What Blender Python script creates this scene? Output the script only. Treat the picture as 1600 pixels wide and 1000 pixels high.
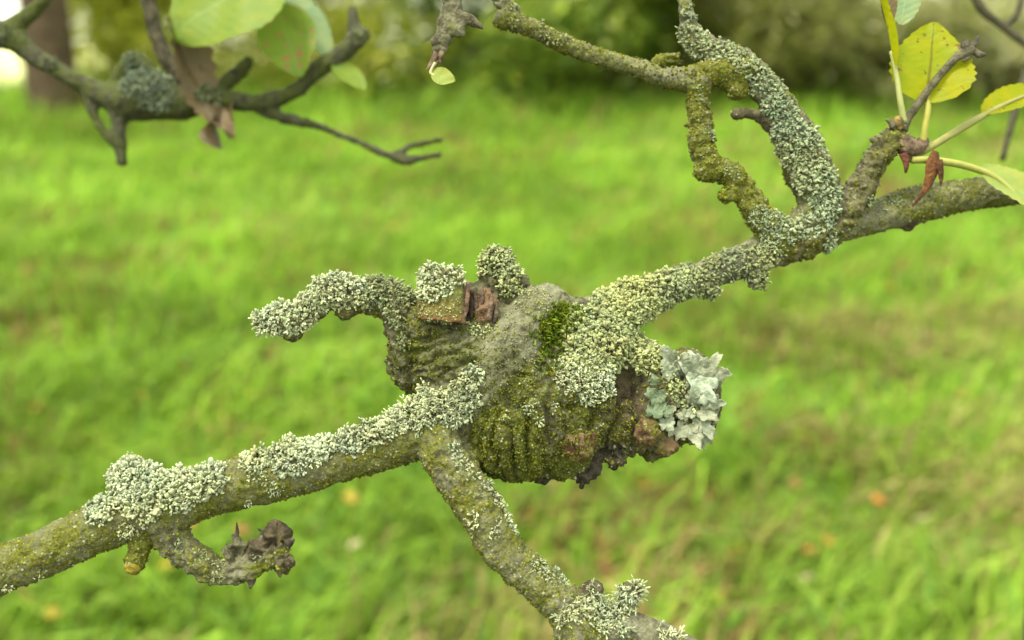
import bpy, math, numpy as np
from mathutils import Vector

for o in list(bpy.data.objects):
    bpy.data.objects.remove(o)
S = bpy.context.scene
COL = S.collection
rng = np.random.default_rng(11)

# ------------------------------------------------------------------ camera
F = 1570.0                      # focal length in pixels of the 1600 px wide photograph
D0 = 0.43                       # focus distance
CAM = np.array([0.0, 0.0, 1.35])
PITCH = math.radians(15.5)
FWD = np.array([0, math.cos(PITCH), -math.sin(PITCH)])
UP = np.array([0, math.sin(PITCH), math.cos(PITCH)])
RIGHT = np.array([1.0, 0, 0])
cd = bpy.data.cameras.new('camera')
cam = bpy.data.objects.new('camera', cd)
COL.objects.link(cam)
cam.location = CAM
cam.rotation_euler = (math.pi / 2 - PITCH, 0, 0)
cd.sensor_width = 36.0
cd.lens = 36.0 * F / 1600.0
cd.clip_start = 0.01
cd.clip_end = 2000
cd.dof.use_dof = True
cd.dof.focus_distance = 0.425
cd.dof.aperture_fstop = 4.9
cd.dof.aperture_blades = 0
S.camera = cam

# ------------------------------------------------------------------ sky and sun (bright overcast)
SUN_EL, SUN_AZ = math.radians(66), math.radians(-125)      # azimuth from +Y, clockwise
w = bpy.data.worlds.new('World')
S.world = w
w.use_nodes = True
nt = w.node_tree
nt.nodes.clear()
sky = nt.nodes.new('ShaderNodeTexSky')
sky.sky_type = 'NISHITA'
sky.sun_disc = False
sky.sun_elevation = SUN_EL
sky.sun_rotation = SUN_AZ
sky.dust_density = 4.0
sky.air_density = 1.0
mixw = nt.nodes.new('ShaderNodeMix')
mixw.data_type = 'RGBA'
mixw.inputs[0].default_value = 0.72
mixw.inputs[7].default_value = (11.2, 11.2, 8.5, 1)          # even cloud cover
bg = nt.nodes.new('ShaderNodeBackground')
bg.inputs['Strength'].default_value = 0.08
wo = nt.nodes.new('ShaderNodeOutputWorld')
nt.links.new(sky.outputs[0], mixw.inputs[6])
nt.links.new(mixw.outputs[2], bg.inputs['Color'])
nt.links.new(bg.outputs[0], wo.inputs['Surface'])
sl = bpy.data.lights.new('sun', 'SUN')
sl.energy = 1.5
sl.angle = math.radians(14)
sl.color = (1.0, 0.93, 0.76)
sun = bpy.data.objects.new('sun', sl)
COL.objects.link(sun)
sd = Vector((math.sin(SUN_AZ) * math.cos(SUN_EL), math.cos(SUN_AZ) * math.cos(SUN_EL), math.sin(SUN_EL)))
sun.rotation_euler = (-sd).to_track_quat('-Z', 'Y').to_euler()
sun.location = (-2, -3, 6)
S.view_settings.view_transform = 'Standard'
S.view_settings.look = 'None'
S.view_settings.gamma = 1.0
S.view_settings.exposure = 1.95
S.render.engine = 'CYCLES'


# ------------------------------------------------------------------ coordinates
def PX(px, py, dz=0.0, d=None):
    """photo pixel + depth behind the focus plane (in focus-plane pixels) -> world point"""
    D = (D0 + dz * D0 / F) if d is None else d
    return CAM + FWD * D + RIGHT * ((px - 800) / F * D) + UP * ((500 - py) / F * D)


def RS(r, dz=0.0, d=None):
    D = (D0 + dz * D0 / F) if d is None else d
    return r * D / F


def project(V):
    q = V - CAM
    D = q @ FWD
    return 800 + F * (q @ RIGHT) / D, 500 - F * (q @ UP) / D, D


def gz(x, y):
    """height of the ground"""
    x = np.asarray(x, float)
    y = np.asarray(y, float)
    z = 0.06 * np.clip(y, 0, 11.5) - 0.05 * np.clip(y - 11.5, 0, 45)
    return z + 0.02 * np.sin(x * 1.7 + 0.6) * np.sin(y * 1.3)


def ground_at(px, py):
    d = FWD + RIGHT * ((px - 800) / F) + UP * ((500 - py) / F)
    t = 1.0
    for _ in range(40):
        p = CAM + d * t
        t += (p[2] - float(gz(p[0], p[1]))) / max(0.02, -d[2] + 0.06 * d[1]) * 0.9
    return CAM + d * t


def at_y(px, y):
    t = y * FWD[1] + 0.2
    return (px - 800) / F * t


# ------------------------------------------------------------------ noise
def _hash(ix, iy, iz, seed):
    h = (ix.astype(np.uint32) * np.uint32(374761393) + iy.astype(np.uint32) * np.uint32(668265263)
         + iz.astype(np.uint32) * np.uint32(2147483647) + np.uint32(seed * 1013904223 & 0xffffffff))
    h = (h ^ (h >> np.uint32(13))) * np.uint32(1274126177)
    h = h ^ (h >> np.uint32(16))
    h = h * np.uint32(2246822519)
    h = h ^ (h >> np.uint32(15))
    return h.astype(np.float64) / 4294967295.0


def vnoise(P, freq, seed=0):
    Q = P * freq
    I = np.floor(Q).astype(np.int64)
    f = Q - I
    f = f * f * (3 - 2 * f)
    r = 0
    for dx in (0, 1):
        for dy in (0, 1):
            for dzz in (0, 1):
                wgt = (f[:, 0] if dx else 1 - f[:, 0]) * (f[:, 1] if dy else 1 - f[:, 1]) * (f[:, 2] if dzz else 1 - f[:, 2])
                r = r + wgt * _hash(I[:, 0] + dx, I[:, 1] + dy, I[:, 2] + dzz, seed)
    return r * 2 - 1


def fbm(P, freq, octs=3, seed=0):
    a, s, t = 1.0, 0, 0
    for k in range(octs):
        s = s + a * vnoise(P, freq * 2 ** k, seed + k * 7)
        t += a
        a *= 0.55
    return s / t


# ------------------------------------------------------------------ mesh helpers
def raw_mesh(name, V, F_, col=None, smooth=True, normals=None):
    V = np.asarray(V, np.float32)
    F_ = np.asarray(F_, np.int32)
    k = F_.shape[1]
    me = bpy.data.meshes.new(name)
    me.vertices.add(len(V))
    me.vertices.foreach_set('co', V.ravel())
    me.loops.add(F_.size)
    me.loops.foreach_set('vertex_index', F_.ravel())
    me.polygons.add(len(F_))
    me.polygons.foreach_set('loop_start', np.arange(0, F_.size, k, dtype=np.int32))
    me.update(calc_edges=True)
    me.polygons.foreach_set('use_smooth', np.full(len(F_), smooth))
    if col is not None:
        c = np.ones((len(V), 4), np.float32)
        c[:, :3] = col
        a = me.color_attributes.new('Col', 'FLOAT_COLOR', 'POINT')
        a.data.foreach_set('color', c.ravel())
    if normals is not None:
        me.normals_split_custom_set_from_vertices(np.asarray(normals, np.float32))
    return me


def link(name, me, mat, parent=None):
    o = bpy.data.objects.new(name, me)
    COL.objects.link(o)
    if mat is not None:
        me.materials.append(mat)
    if parent is not None:
        o.parent = parent
        p = parent
        off = Vector((0, 0, 0))
        while p is not None:
            off += p.location
            p = p.parent
        o.location = -off if parent.parent is None else Vector((0, 0, 0))
    return o


def thing(name, label, cat, loc, group=None):
    o = bpy.data.objects.new(name, None)
    COL.objects.link(o)
    o.location = loc
    o.empty_display_size = 0.05
    o['label'] = label
    o['category'] = cat
    if group:
        o['group'] = group
    return o


def tag(o, label, cat, group=None):
    o['label'] = label
    o['category'] = cat
    if group:
        o['group'] = group
    return o


def unit(v):
    v = np.asarray(v, float)
    return v / (np.linalg.norm(v) + 1e-12)


def catmull(P, n):
    """resample rows of P (points + radius) with about n steps per span"""
    P = np.asarray(P, float)
    Q = np.vstack([2 * P[0] - P[1], P, 2 * P[-1] - P[-2]])
    out = []
    for i in range(1, len(Q) - 2):
        for t in np.linspace(0, 1, n, endpoint=False):
            a, b, c, d = Q[i - 1], Q[i], Q[i + 1], Q[i + 2]
            out.append(0.5 * ((2 * b) + (-a + c) * t + (2 * a - 5 * b + 4 * c - d) * t * t + (-a + 3 * b - 3 * c + d) * t ** 3))
    out.append(P[-1])
    return np.array(out)


def tube(path, sides=8, flat=1.0, ref=None, jitter=0.0):
    """closed tube round an (n,4) path of x y z r; returns V, tri faces"""
    path = np.asarray(path, float)
    n = len(path)
    T = np.gradient(path[:, :3], axis=0)
    T /= np.linalg.norm(T, axis=1)[:, None] + 1e-12
    ref = np.array([0.31, -0.9, 0.3]) if ref is None else np.asarray(ref, float)
    A = np.cross(T, ref)
    A /= np.linalg.norm(A, axis=1)[:, None] + 1e-9
    B = np.cross(T, A)
    ang = np.arange(sides) * 2 * math.pi / sides
    V = path[:, None, :3] + path[:, None, 3:4] * (np.cos(ang)[None, :, None] * A[:, None] + flat * np.sin(ang)[None, :, None] * B[:, None])
    if jitter:
        V = V + rng.normal(0, jitter, V.shape) * path[:, None, 3:4]
    V = V.reshape(-1, 3)
    fs = []
    for i in range(n - 1):
        for j in range(sides):
            a, b = i * sides + j, i * sides + (j + 1) % sides
            c, d = a + sides, b + sides
            fs += [(a, b, d), (a, d, c)]
    V = np.vstack([V, path[0, :3], path[-1, :3] + T[-1] * path[-1, 3] * 0.35])
    s, e = len(V) - 2, len(V) - 1
    for j in range(sides):
        fs.append((s, (j + 1) % sides, j))
        fs.append((e, (n - 1) * sides + j, (n - 1) * sides + (j + 1) % sides))
    return V, np.array(fs)


def join(parts):
    vs, fs, o = [], [], 0
    for V, f in parts:
        vs.append(V)
        fs.append(np.asarray(f) + o)
        o += len(V)
    return np.vstack(vs), np.vstack(fs)


# ------------------------------------------------------------------ materials
def newmat(name):
    m = bpy.data.materials.new(name)
    m.use_nodes = True
    n = m.node_tree
    b = n.nodes['Principled BSDF']
    b.inputs['Roughness'].default_value = 0.85
    b.inputs['Specular IOR Level'].default_value = 0.25
    return m, n, b


def N(n, typ, **kw):
    x = n.nodes.new(typ)
    for k, v in kw.items():
        setattr(x, k, v)
    return x


def noise(n, scale, detail=4, rough=0.55, coord='Object'):
    tc = N(n, 'ShaderNodeTexCoord')
    t = N(n, 'ShaderNodeTexNoise')
    t.inputs['Scale'].default_value = scale
    t.inputs['Detail'].default_value = detail
    t.inputs['Roughness'].default_value = rough
    n.links.new(tc.outputs[coord], t.inputs['Vector'])
    return t.outputs['Fac']


def ramp(n, fac, stops):
    r = N(n, 'ShaderNodeValToRGB')
    e = r.color_ramp.elements
    while len(e) < len(stops):
        e.new(0.5)
    for k, (p, c) in enumerate(stops):
        e[k].position = p
        e[k].color = (c[0], c[1], c[2], 1) if not np.isscalar(c) else (c, c, c, 1)
    n.links.new(fac, r.inputs['Fac'])
    return r.outputs['Color']


def mix(n, fac, a, b, blend='MIX'):
    m = N(n, 'ShaderNodeMix', data_type='RGBA', blend_type=blend)
    for s, v in ((0, fac), (6, a), (7, b)):
        if isinstance(v, bpy.types.NodeSocket):
            n.links.new(v, m.inputs[s])
        elif s == 0:
            m.inputs[0].default_value = v
        else:
            m.inputs[s].default_value = (*v, 1)
    return m.outputs[2]


def math_(n, op, a, b=0.5, clamp=False):
    m = N(n, 'ShaderNodeMath', operation=op, use_clamp=clamp)
    for s, v in ((0, a), (1, b)):
        if isinstance(v, bpy.types.NodeSocket):
            n.links.new(v, m.inputs[s])
        else:
            m.inputs[s].default_value = v
    return m.outputs[0]


def bump(n, b, height, strength, dist):
    x = N(n, 'ShaderNodeBump')
    x.inputs['Strength'].default_value = strength
    x.inputs['Distance'].default_value = dist
    n.links.new(height, x.inputs['Height'])
    n.links.new(x.outputs[0], b.inputs['Normal'])


def bark_material(name, grey, olive, dark, s=1.0):
    """grey bark; vertex colour red = how much green algae grows there, green = bare smooth bark"""
    m, n, b = newmat(name)
    at = N(n, 'ShaderNodeAttribute', attribute_name='Col')
    sp = N(n, 'ShaderNodeSeparateColor')
    n.links.new(at.outputs['Color'], sp.inputs[0])
    fine = noise(n, 900 * s, 3)
    mid = noise(n, 210 * s, 5, 0.65)
    big = noise(n, 60 * s, 3)
    base = mix(n, ramp(n, mid, [(0.38, 0.0), (0.58, 1.0)]), dark, grey)
    base = mix(n, ramp(n, fine, [(0.52, 0.0), (0.75, 0.5)]), base, [min(1, c * 1.9) for c in grey])
    ol = ramp(n, fine, [(0.3, [c * 0.5 for c in olive]), (0.55, olive), (0.75, [olive[0] * 1.8, olive[1] * 1.6, olive[2] * 1.7])])
    k = math_(n, 'ADD', math_(n, 'MULTIPLY', mid, 0.7), math_(n, 'MULTIPLY', big, 0.8))
    k = math_(n, 'ADD', k, math_(n, 'MULTIPLY', fine, 0.35))
    k = math_(n, 'ADD', k, math_(n, 'SUBTRACT', sp.outputs[0], 1.42))
    k = math_(n, 'MULTIPLY', k, 6.0, True)
    c = mix(n, k, base, ol)
    bare = math_(n, 'MULTIPLY', sp.outputs[1], ramp(n, noise(n, 85 * s, 3), [(0.42, 0.0), (0.58, 0.75)]))
    c = mix(n, bare, c, mix(n, ramp(n, fine, [(0.35, 0.0), (0.7, 1.0)]), [grey[0] * 1.15, grey[1] * 1.15, grey[2] * 1.35], [grey[0] * 1.9, grey[1] * 1.95, grey[2] * 2.3]))
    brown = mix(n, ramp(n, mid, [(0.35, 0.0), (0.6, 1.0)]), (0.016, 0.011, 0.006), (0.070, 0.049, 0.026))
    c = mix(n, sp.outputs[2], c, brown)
    n.links.new(c, b.inputs['Base Color'])
    h = math_(n, 'ADD', math_(n, 'MULTIPLY', fine, 0.5), math_(n, 'MULTIPLY', mid, 1.0))
    bump(n, b, h, 1.0, 0.0016 / s)
    b.inputs['Roughness'].default_value = 0.8
    return m


def col_material(name, rough=0.85, nscale=900, namp=0.35, bscale=700, bdist=0.0004, trans=0.0, spec=0.25):
    """colour from the vertex colour, varied by noise"""
    m, n, b = newmat(name)
    at = N(n, 'ShaderNodeAttribute', attribute_name='Col')
    f = noise(n, nscale, 3)
    v = ramp(n, f, [(0.25, 1 - namp), (0.75, 1 + namp * 0.6)])
    c = mix(n, 1.0, at.outputs['Color'], v, 'MULTIPLY')
    n.links.new(c, b.inputs['Base Color'])
    b.inputs['Roughness'].default_value = rough
    b.inputs['Specular IOR Level'].default_value = spec
    if bdist:
        bump(n, b, noise(n, bscale, 3), 0.7, bdist)
    if trans:
        t = N(n, 'ShaderNodeBsdfTranslucent')
        n.links.new(c, t.inputs['Color'])
        ms = N(n, 'ShaderNodeMixShader')
        ms.inputs[0].default_value = trans
        n.links.new(b.outputs[0], ms.inputs[1])
        n.links.new(t.outputs[0], ms.inputs[2])
        n.links.new(ms.outputs[0], n.nodes['Material Output'].inputs['Surface'])
    return m


M_BARK = bark_material('lichened_bark', (0.135, 0.135, 0.085), (0.094, 0.104, 0.012), (0.056, 0.055, 0.028))
M_BURL = bark_material('burl_bark', (0.115, 0.116, 0.064), (0.068, 0.078, 0.010), (0.022, 0.021, 0.009))
M_DARKBARK = bark_material('dark_bark', (0.062, 0.064, 0.038), (0.052, 0.066, 0.012), (0.024, 0.024, 0.012))
M_KNOB = bark_material('reddish_dead_bark', (0.15, 0.095, 0.055), (0.09, 0.095, 0.010), (0.05, 0.025, 0.011))
M_ROT = bark_material('rotten_wood', (0.045, 0.038, 0.026), (0.05, 0.052, 0.01), (0.012, 0.010, 0.007))
M_TRUNK = bark_material('trunk_bark', (0.085, 0.060, 0.034), (0.065, 0.06, 0.02), (0.032, 0.022, 0.012), 0.06)
M_LICHEN = col_material('lichen', 0.95, 1300, 0.30, 1500, 0.0005, spec=0.1)
M_PLATE = col_material('leafy_lichen', 0.9, 450, 0.4, 900, 0.0010, spec=0.12)
M_MOSS = col_material('moss', 0.8, 900, 0.2, 700, 0, 0.3)
M_WOOD = col_material('dead_wood', 0.85, 420, 0.6, 600, 0.0022)
M_GRASS = col_material('grass_blades', 0.6, 40, 0.2, 100, 0, 0.4, 0.2)
M_FOLIAGE = col_material('shrub_leaves', 0.4, 10, 0.2, 100, 0, 0.5, 0.45)


def ground_material():
    m, n, b = newmat('lawn_soil')
    a = noise(n, 3.0, 6)
    f = noise(n, 60, 4)
    c = mix(n, ramp(n, a, [(0.4, 0.0), (0.6, 1.0)]), (0.055, 0.085, 0.018), (0.08, 0.085, 0.03))
    c = mix(n, ramp(n, f, [(0.45, 0.0), (0.7, 1.0)]), c, (0.05, 0.04, 0.02))
    n.links.new(c, b.inputs['Base Color'])
    bump(n, b, f, 0.6, 0.02)
    return m


def field_material():
    m, n, b = newmat('hay_field')
    a = noise(n, 0.3, 6)
    c = ramp(n, a, [(0.35, (0.42, 0.47, 0.16)), (0.65, (0.58, 0.58, 0.30))])
    n.links.new(c, b.inputs['Base Color'])
    return m


# ------------------------------------------------------------------ ground
def ground():
    xs = np.concatenate([np.linspace(-300, -16, 14)[:-1], np.linspace(-16, 16, 90), np.linspace(16, 300, 14)[1:]])
    ys = np.concatenate([np.linspace(-80, -4, 8)[:-1], np.linspace(-4, 14, 70), np.linspace(14, 60, 20)[1:], np.linspace(60, 900, 14)[1:]])
    X, Y = np.meshgrid(xs, ys)
    V = np.stack([X.ravel(), Y.ravel(), gz(X.ravel(), Y.ravel())], 1)
    nx = len(xs)
    i, j = np.meshgrid(np.arange(len(ys) - 1), np.arange(nx - 1), indexing='ij')
    a = (i * nx + j).ravel()
    Q = np.stack([a, a + 1, a + nx + 1, a + nx], 1)
    cy = V[Q].mean(1)[:, 1]
    near = cy < 16
    o = link('ground', raw_mesh('ground', V, Q[near]), ground_material())
    o['kind'] = 'structure'
    o['label'] = 'grassy orchard floor sloping up to the bushes'
    o2 = link('field', raw_mesh('field', V, Q[~near]), field_material())
    o2['kind'] = 'structure'
    o2['label'] = 'pale hay field beyond the bushes'


ground()

# ------------------------------------------------------------------ branch bodies
class Body:
    """limbs and lumps fused into one skin, later cut into parts along the limbs"""
    def __init__(self):
        self.geo, self.sph, self.parts = [], [], []

    def part(self, name, pts, algae=0.5, bare=0.0, ring=0.0, brown=0.0, mat=None, depth=None, label=None, reuse=None, rough=0.25):
        if reuse is None:
            pid = len(self.parts)
            self.parts.append((name, mat or M_BARK, label))
        else:
            pid = reuse
        rows = []
        for (px, py, dz, r) in pts:
            rows.append([*PX(px, py, dz, depth), RS(r, dz, depth)])
        path = catmull(rows, 5) if len(rows) > 2 else catmull([rows[0], (np.array(rows[0]) + rows[1]) / 2, rows[1]], 4)
        self.geo.append(tube(path, 18))
        L = np.concatenate([[0], np.cumsum(np.linalg.norm(np.diff(path[:, :3], axis=0), axis=1))])
        for k in range(len(path)):
            self.sph.append([*path[k], pid, algae, ring, L[k], bare, brown, rough])
        return pid

    def lump(self, px, py, dz, r, pid, algae=0.5, sx=1, sy=1, sz=0.85, brown=0.0, bare=0.0, rough=None):
        rough = (0.65 if pid == 0 else 0.25) if rough is None else rough
        c = PX(px, py, dz)
        R = RS(r, dz)
        th = np.linspace(0, math.pi, 15)
        ph = np.linspace(0, 2 * math.pi, 24, endpoint=False)
        V = [c + UP * R * sy]
        for t in th[1:-1]:
            for p in ph:
                V.append(c + R * (sx * math.sin(t) * math.cos(p) * RIGHT + sy * math.cos(t) * UP + sz * math.sin(t) * math.sin(p) * FWD))
        V.append(c - UP * R * sy)
        V = np.array(V)
        f = []
        n = 24
        for j in range(n):
            f.append((0, 1 + (j + 1) % n, 1 + j))
            b = 1 + 12 * n
            f.append((len(V) - 1, b + j, b + (j + 1) % n))
            for i in range(12):
                a_, b_ = 1 + i * n + j, 1 + i * n + (j + 1) % n
                f += [(a_, b_, b_ + n), (a_, b_ + n, a_ + n)]
        self.geo.append((V, np.array(f)))
        self.sph.append([*c, R * min(sx, sy), pid, algae, 0, 0, bare, brown, rough])

    def build(self, voxel, smooth_it, disp):
        V, f = join(self.geo)
        me = raw_mesh('skin', V, f)
        o = bpy.data.objects.new('skin', me)
        COL.objects.link(o)
        md = o.modifiers.new('r', 'REMESH')
        md.mode = 'VOXEL'
        md.voxel_size = voxel
        dg = bpy.context.evaluated_depsgraph_get()
        ev = o.evaluated_get(dg).to_mesh()
        n = len(ev.vertices)
        V = np.empty(n * 3, np.float32)
        ev.vertices.foreach_get('co', V)
        V = V.reshape(-1, 3).astype(float)
        Q = np.empty(len(ev.loops), np.int32)
        ev.loops.foreach_get('vertex_index', Q)
        Q = Q.reshape(-1, 4)
        E = np.empty(len(ev.edges) * 2, np.int32)
        ev.edges.foreach_get('vertices', E)
        E = E.reshape(-1, 2)
        bpy.data.objects.remove(o)
        bpy.data.meshes.remove(me)
        deg = np.bincount(E.ravel(), minlength=n)[:, None]
        def lap(A, it):
            for _ in range(it):
                acc = np.stack([np.bincount(E[:, 0], A[E[:, 1], k], n) + np.bincount(E[:, 1], A[E[:, 0], k], n) for k in range(A.shape[1])], 1)
                A = 0.4 * A + 0.6 * acc / np.maximum(deg, 1)
            return A
        V = lap(V, smooth_it)
        Sp = np.array(self.sph)
        near = np.empty(n, np.int64)
        for s in range(0, n, 20000):
            W = V[s:s + 20000]
            d = np.sqrt(np.maximum((W * W).sum(1)[:, None] + (Sp[:, :3] ** 2).sum(1)[None] - 2 * W @ Sp[:, :3].T, 0)) - Sp[None, :, 3]
            near[s:s + 20000] = d.argmin(1)
        info = lap(Sp[near][:, [5, 6, 7, 8, 9, 10]], 8)      # algae, ring, length, bare, brown, roughness
        info[:, 2] = Sp[near][:, 7]
        pid = Sp[near][:, 4].astype(int)
        Nn = self.normals(V, Q)
        V = disp(V, Nn, info, pid)
        V = lap(V, 1)
        self.V, self.Q, self.N, self.pid, self.info = V, Q, self.normals(V, Q), pid, info
        self.uvd = project(V)

    @staticmethod
    def normals(V, Q):
        fn = np.cross(V[Q[:, 2]] - V[Q[:, 0]], V[Q[:, 3]] - V[Q[:, 1]])
        Nn = np.zeros_like(V)
        for k in range(4):
            for c in range(3):
                Nn[:, c] += np.bincount(Q[:, k], fn[:, c], len(V))
        return Nn / (np.linalg.norm(Nn, axis=1)[:, None] + 1e-20)

    def emit(self, parent):
        fp = self.pid[self.Q[:, 0]]
        for k, (name, mat, label) in enumerate(self.parts):
            sel = self.Q[fp == k]
            if not len(sel):
                continue
            used, inv = np.unique(sel.ravel(), return_inverse=True)
            c = np.clip(np.stack([self.info[used, 0], self.info[used, 3], self.info[used, 4]], 1), 0, 1)
            me = raw_mesh(name, self.V[used], inv.reshape(-1, 4), c, True, self.N[used])
            o = link(name, me, mat, parent)
            if label:
                o['label'] = label

    def surf(self, px, py, tol=5):
        """front-most skin vertex near a pixel"""
        u, v, d = self.uvd
        k = np.where((u - px) ** 2 + (v - py) ** 2 < tol * tol)[0]
        if not len(k):
            k = np.argsort((u - px) ** 2 + (v - py) ** 2)[:12]
        return k[d[k].argmin()]


def cracked(V, freq, seed, wdt=0.13):
    """bark plates with narrow cracks between them, -1 .. about 0.6"""
    n_ = fbm(V, freq, 3, seed)
    return np.clip(np.abs(n_) * 1.6, 0, 0.6) - np.exp(-(n_ / wdt) ** 2)


def bark_disp(V, Nn, info, pid):
    ring = info[:, 1]
    a = 1 - 0.6 * np.clip(info[:, 3], 0, 1)
    h = 0.0010 * fbm(V, 95, 2, 3) + 0.0007 * a * fbm(V, 400, 2, 5)
    rg = info[:, 5]
    h += rg * (0.0016 * cracked(V, 110, 15) + 0.0011 * cracked(V, 270, 16, 0.18) + 0.0009 * fbm(V, 520, 2, 17))
    ph = info[:, 2] / 0.0062 + 1.6 * fbm(V, 60, 2, 9)
    h += ring * 0.0009 * (np.abs(np.sin(math.pi * ph)) - 0.6)
    return V + Nn * h[:, None]


def main_disp(V, Nn, info, pid):
    V2 = bark_disp(V, Nn, info, pid)
    u, v, d = project(V)
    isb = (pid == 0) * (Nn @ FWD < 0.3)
    h = np.zeros(len(V))
    # upright furrows on the underside of the burl
    wgt = np.exp(-(((u - 805) / 85) ** 2 + ((v - 692) / 62) ** 2) ** 1.5) * isb
    ph = (u - 800 - 0.10 * (v - 690)) / 27 + 1.7 * fbm(V, 55, 2, 41)
    h += wgt * 0.0078 * (0.75 + 0.9 * fbm(V, 70, 2, 43)) * (np.abs(np.sin(math.pi * ph)) ** 0.5 - 0.85)
    wgt = np.exp(-(((u - 970) / 62) ** 2 + ((v - 650) / 66) ** 2) ** 1.5) * isb
    ph = (u - 960) / 36 + 0.8 * fbm(V, 70, 2, 45)
    h += wgt * 0.0070 * (np.abs(np.sin(math.pi * ph)) ** 0.5 - 0.88)
    # hollow under the lichen cushion
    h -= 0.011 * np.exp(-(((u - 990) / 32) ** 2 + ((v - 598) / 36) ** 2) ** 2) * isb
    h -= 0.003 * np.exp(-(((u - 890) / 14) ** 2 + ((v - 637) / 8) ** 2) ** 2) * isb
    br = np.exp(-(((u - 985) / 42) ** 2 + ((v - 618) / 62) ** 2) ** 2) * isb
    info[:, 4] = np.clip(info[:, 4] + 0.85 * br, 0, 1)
    br = np.exp(-(((u - 752) / 26) ** 2 + ((v - 475) / 34) ** 2) ** 3) * (pid == 1)
    h -= 0.0060 * np.exp(-(((u - 749) / 12) ** 2 + ((v - 463) / 16) ** 2) ** 2) * (pid == 1)
    # level wrinkles on the shoulder below the pruned stubs
    wgt = np.exp(-(((u - 675) / 70) ** 2 + ((v - 560) / 50) ** 2) ** 1.5) * isb
    ph = (v - 560 + 0.15 * (u - 680)) / 20 + 1.1 * fbm(V, 80, 2, 51)
    h += wgt * 0.0042 * (np.abs(np.sin(math.pi * ph)) ** 0.5 - 0.8)
    return V2 + Nn * h[:, None]


B = Body()
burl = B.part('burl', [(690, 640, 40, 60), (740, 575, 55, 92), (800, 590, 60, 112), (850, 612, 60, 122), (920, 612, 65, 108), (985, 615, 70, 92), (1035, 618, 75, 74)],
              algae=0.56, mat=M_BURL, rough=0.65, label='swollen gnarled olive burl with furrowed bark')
B.part('broken_stub', [(758, 515, 10, 30), (757, 490, -8, 27), (754, 466, -12, 24), (752, 452, -8, 17)], algae=0.12, mat=M_KNOB, rough=0.75, label='broken stub of grey-brown splintered wood')
B.lump(682, 524, 30, 74, burl, 0.6)
B.lump(715, 562, 14, 76, burl, 0.5, bare=0.4)
B.lump(645, 560, 45, 42, burl, 0.5, sy=1.3)
B.lump(760, 520, 50, 80, burl, 0.4)
B.lump(900, 560, 40, 95, burl, 0.4)
B.lump(800, 668, 20, 84, burl, 0.75, sx=1.1, sz=1.0)
B.lump(880, 690, 25, 62, burl, 0.72)
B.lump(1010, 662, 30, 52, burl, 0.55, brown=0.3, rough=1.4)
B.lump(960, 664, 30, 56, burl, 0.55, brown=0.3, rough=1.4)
kn = B.part('dead_knob', [(892, 660, 0, 34), (902, 684, -24, 31), (903, 700, -30, 26), (898, 714, -28, 15)], algae=0.5, mat=M_KNOB, rough=0.6, label='reddish brown knob under the burl')
kn2 = B.part('dead_knob', [(1006, 650, 10, 26), (1010, 672, -8, 26), (1010, 690, -10, 20)], algae=0.52, mat=M_KNOB, rough=0.6, label='orange-brown knob beside the leafy lichen')
B.part('dead_knob', [(1030, 682, 16, 26), (1045, 698, 4, 18), (1056, 702, 2, 10)], algae=0.45, mat=M_KNOB, rough=0.6)
B.part('rotten_plug', [(930, 700, 12, 26), (922, 726, 4, 19), (914, 744, -2, 16), (905, 757, -4, 12)], algae=0.35, mat=M_ROT, rough=1.0, label='rotten black plug hanging under the burl')
B.part('rotten_plug', [(850, 722, 24, 22), (852, 744, 16, 13), (853, 757, 14, 8)], algae=0.35, mat=M_ROT, rough=1.2)
B.part('rotten_plug', [(962, 690, 4, 26), (960, 710, 2, 18), (950, 722, 4, 9)], algae=0.4, mat=M_ROT, rough=1.5)
B.part('bark_ridge', [(975, 640, 0, 14), (974, 680, -10, 12), (975, 712, -2, 9)], algae=0.6, mat=M_BURL, rough=1.0)
B.part('bark_ridge', [(940, 640, -4, 14), (948, 670, -14, 12), (952, 700, -6, 9)], algae=0.62, mat=M_BURL, rough=1.0)
B.part('bark_ridge', [(946, 622, -20, 15), (958, 640, -24, 15), (964, 662, -18, 10)], algae=0.2, mat=M_KNOB, rough=0.8)
B.lump(1070, 620, 60, 58, burl, 0.3, brown=0.5, sy=1.3)
# smooth grey ridge that runs over the burl
B.part('ridge', [(690, 655, 2, 44), (745, 610, 0, 58), (790, 558, -6, 58), (832, 505, 2, 48), (852, 478, 22, 38), (866, 476, 50, 30)], algae=0.34, bare=1.0, reuse=burl, rough=0.4)
B.lump(790, 452, 30, 42, burl, 0.5)
B.lump(775, 412, 25, 26, burl, 0.4)
# limbs
limb_l = B.part('limb', [(-1150, 1290, 150, 92), (-900, 1210, 80, 74), (-650, 1120, 30, 60), (-420, 1050, -10, 50), (-180, 975, -35, 42), (0, 892, -35, 37), (60, 868, -33, 37), (120, 840, -30, 38), (200, 806, -26, 40), (262, 784, -24, 45), (345, 762, -20, 41),
                         (430, 745, -18, 38), (500, 724, -14, 37), (585, 700, -10, 39), (640, 681, -8, 43), (700, 652, 0, 50)], algae=0.62, bare=0.3, label='grey-green limb leaving the burl towards the lower left')
B.part('limb', [(262, 790, -24, 40), (225, 760, -22, 34), (192, 738, -20, 22)], 0.4, reuse=limb_l)
limb_d = B.part('limb', [(684, 668, -15, 41), (690, 700, -34, 38), (712, 740, -42, 36), (748, 792, -47, 36), (775, 842, -50, 34), (803, 876, -52, 32), (846, 912, -52, 31), (886, 950, -52, 35),
                         (906, 985, -50, 44), (918, 1040, -46, 40), (940, 1150, -40, 34), (1000, 1330, -20, 26), (1060, 1480, 20, 16), (1075, 1580, 30, 7)], algae=0.60, bare=0.4, ring=0.6, rough=0.3, label='ringed olive limb dropping in front of the burl')
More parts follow.
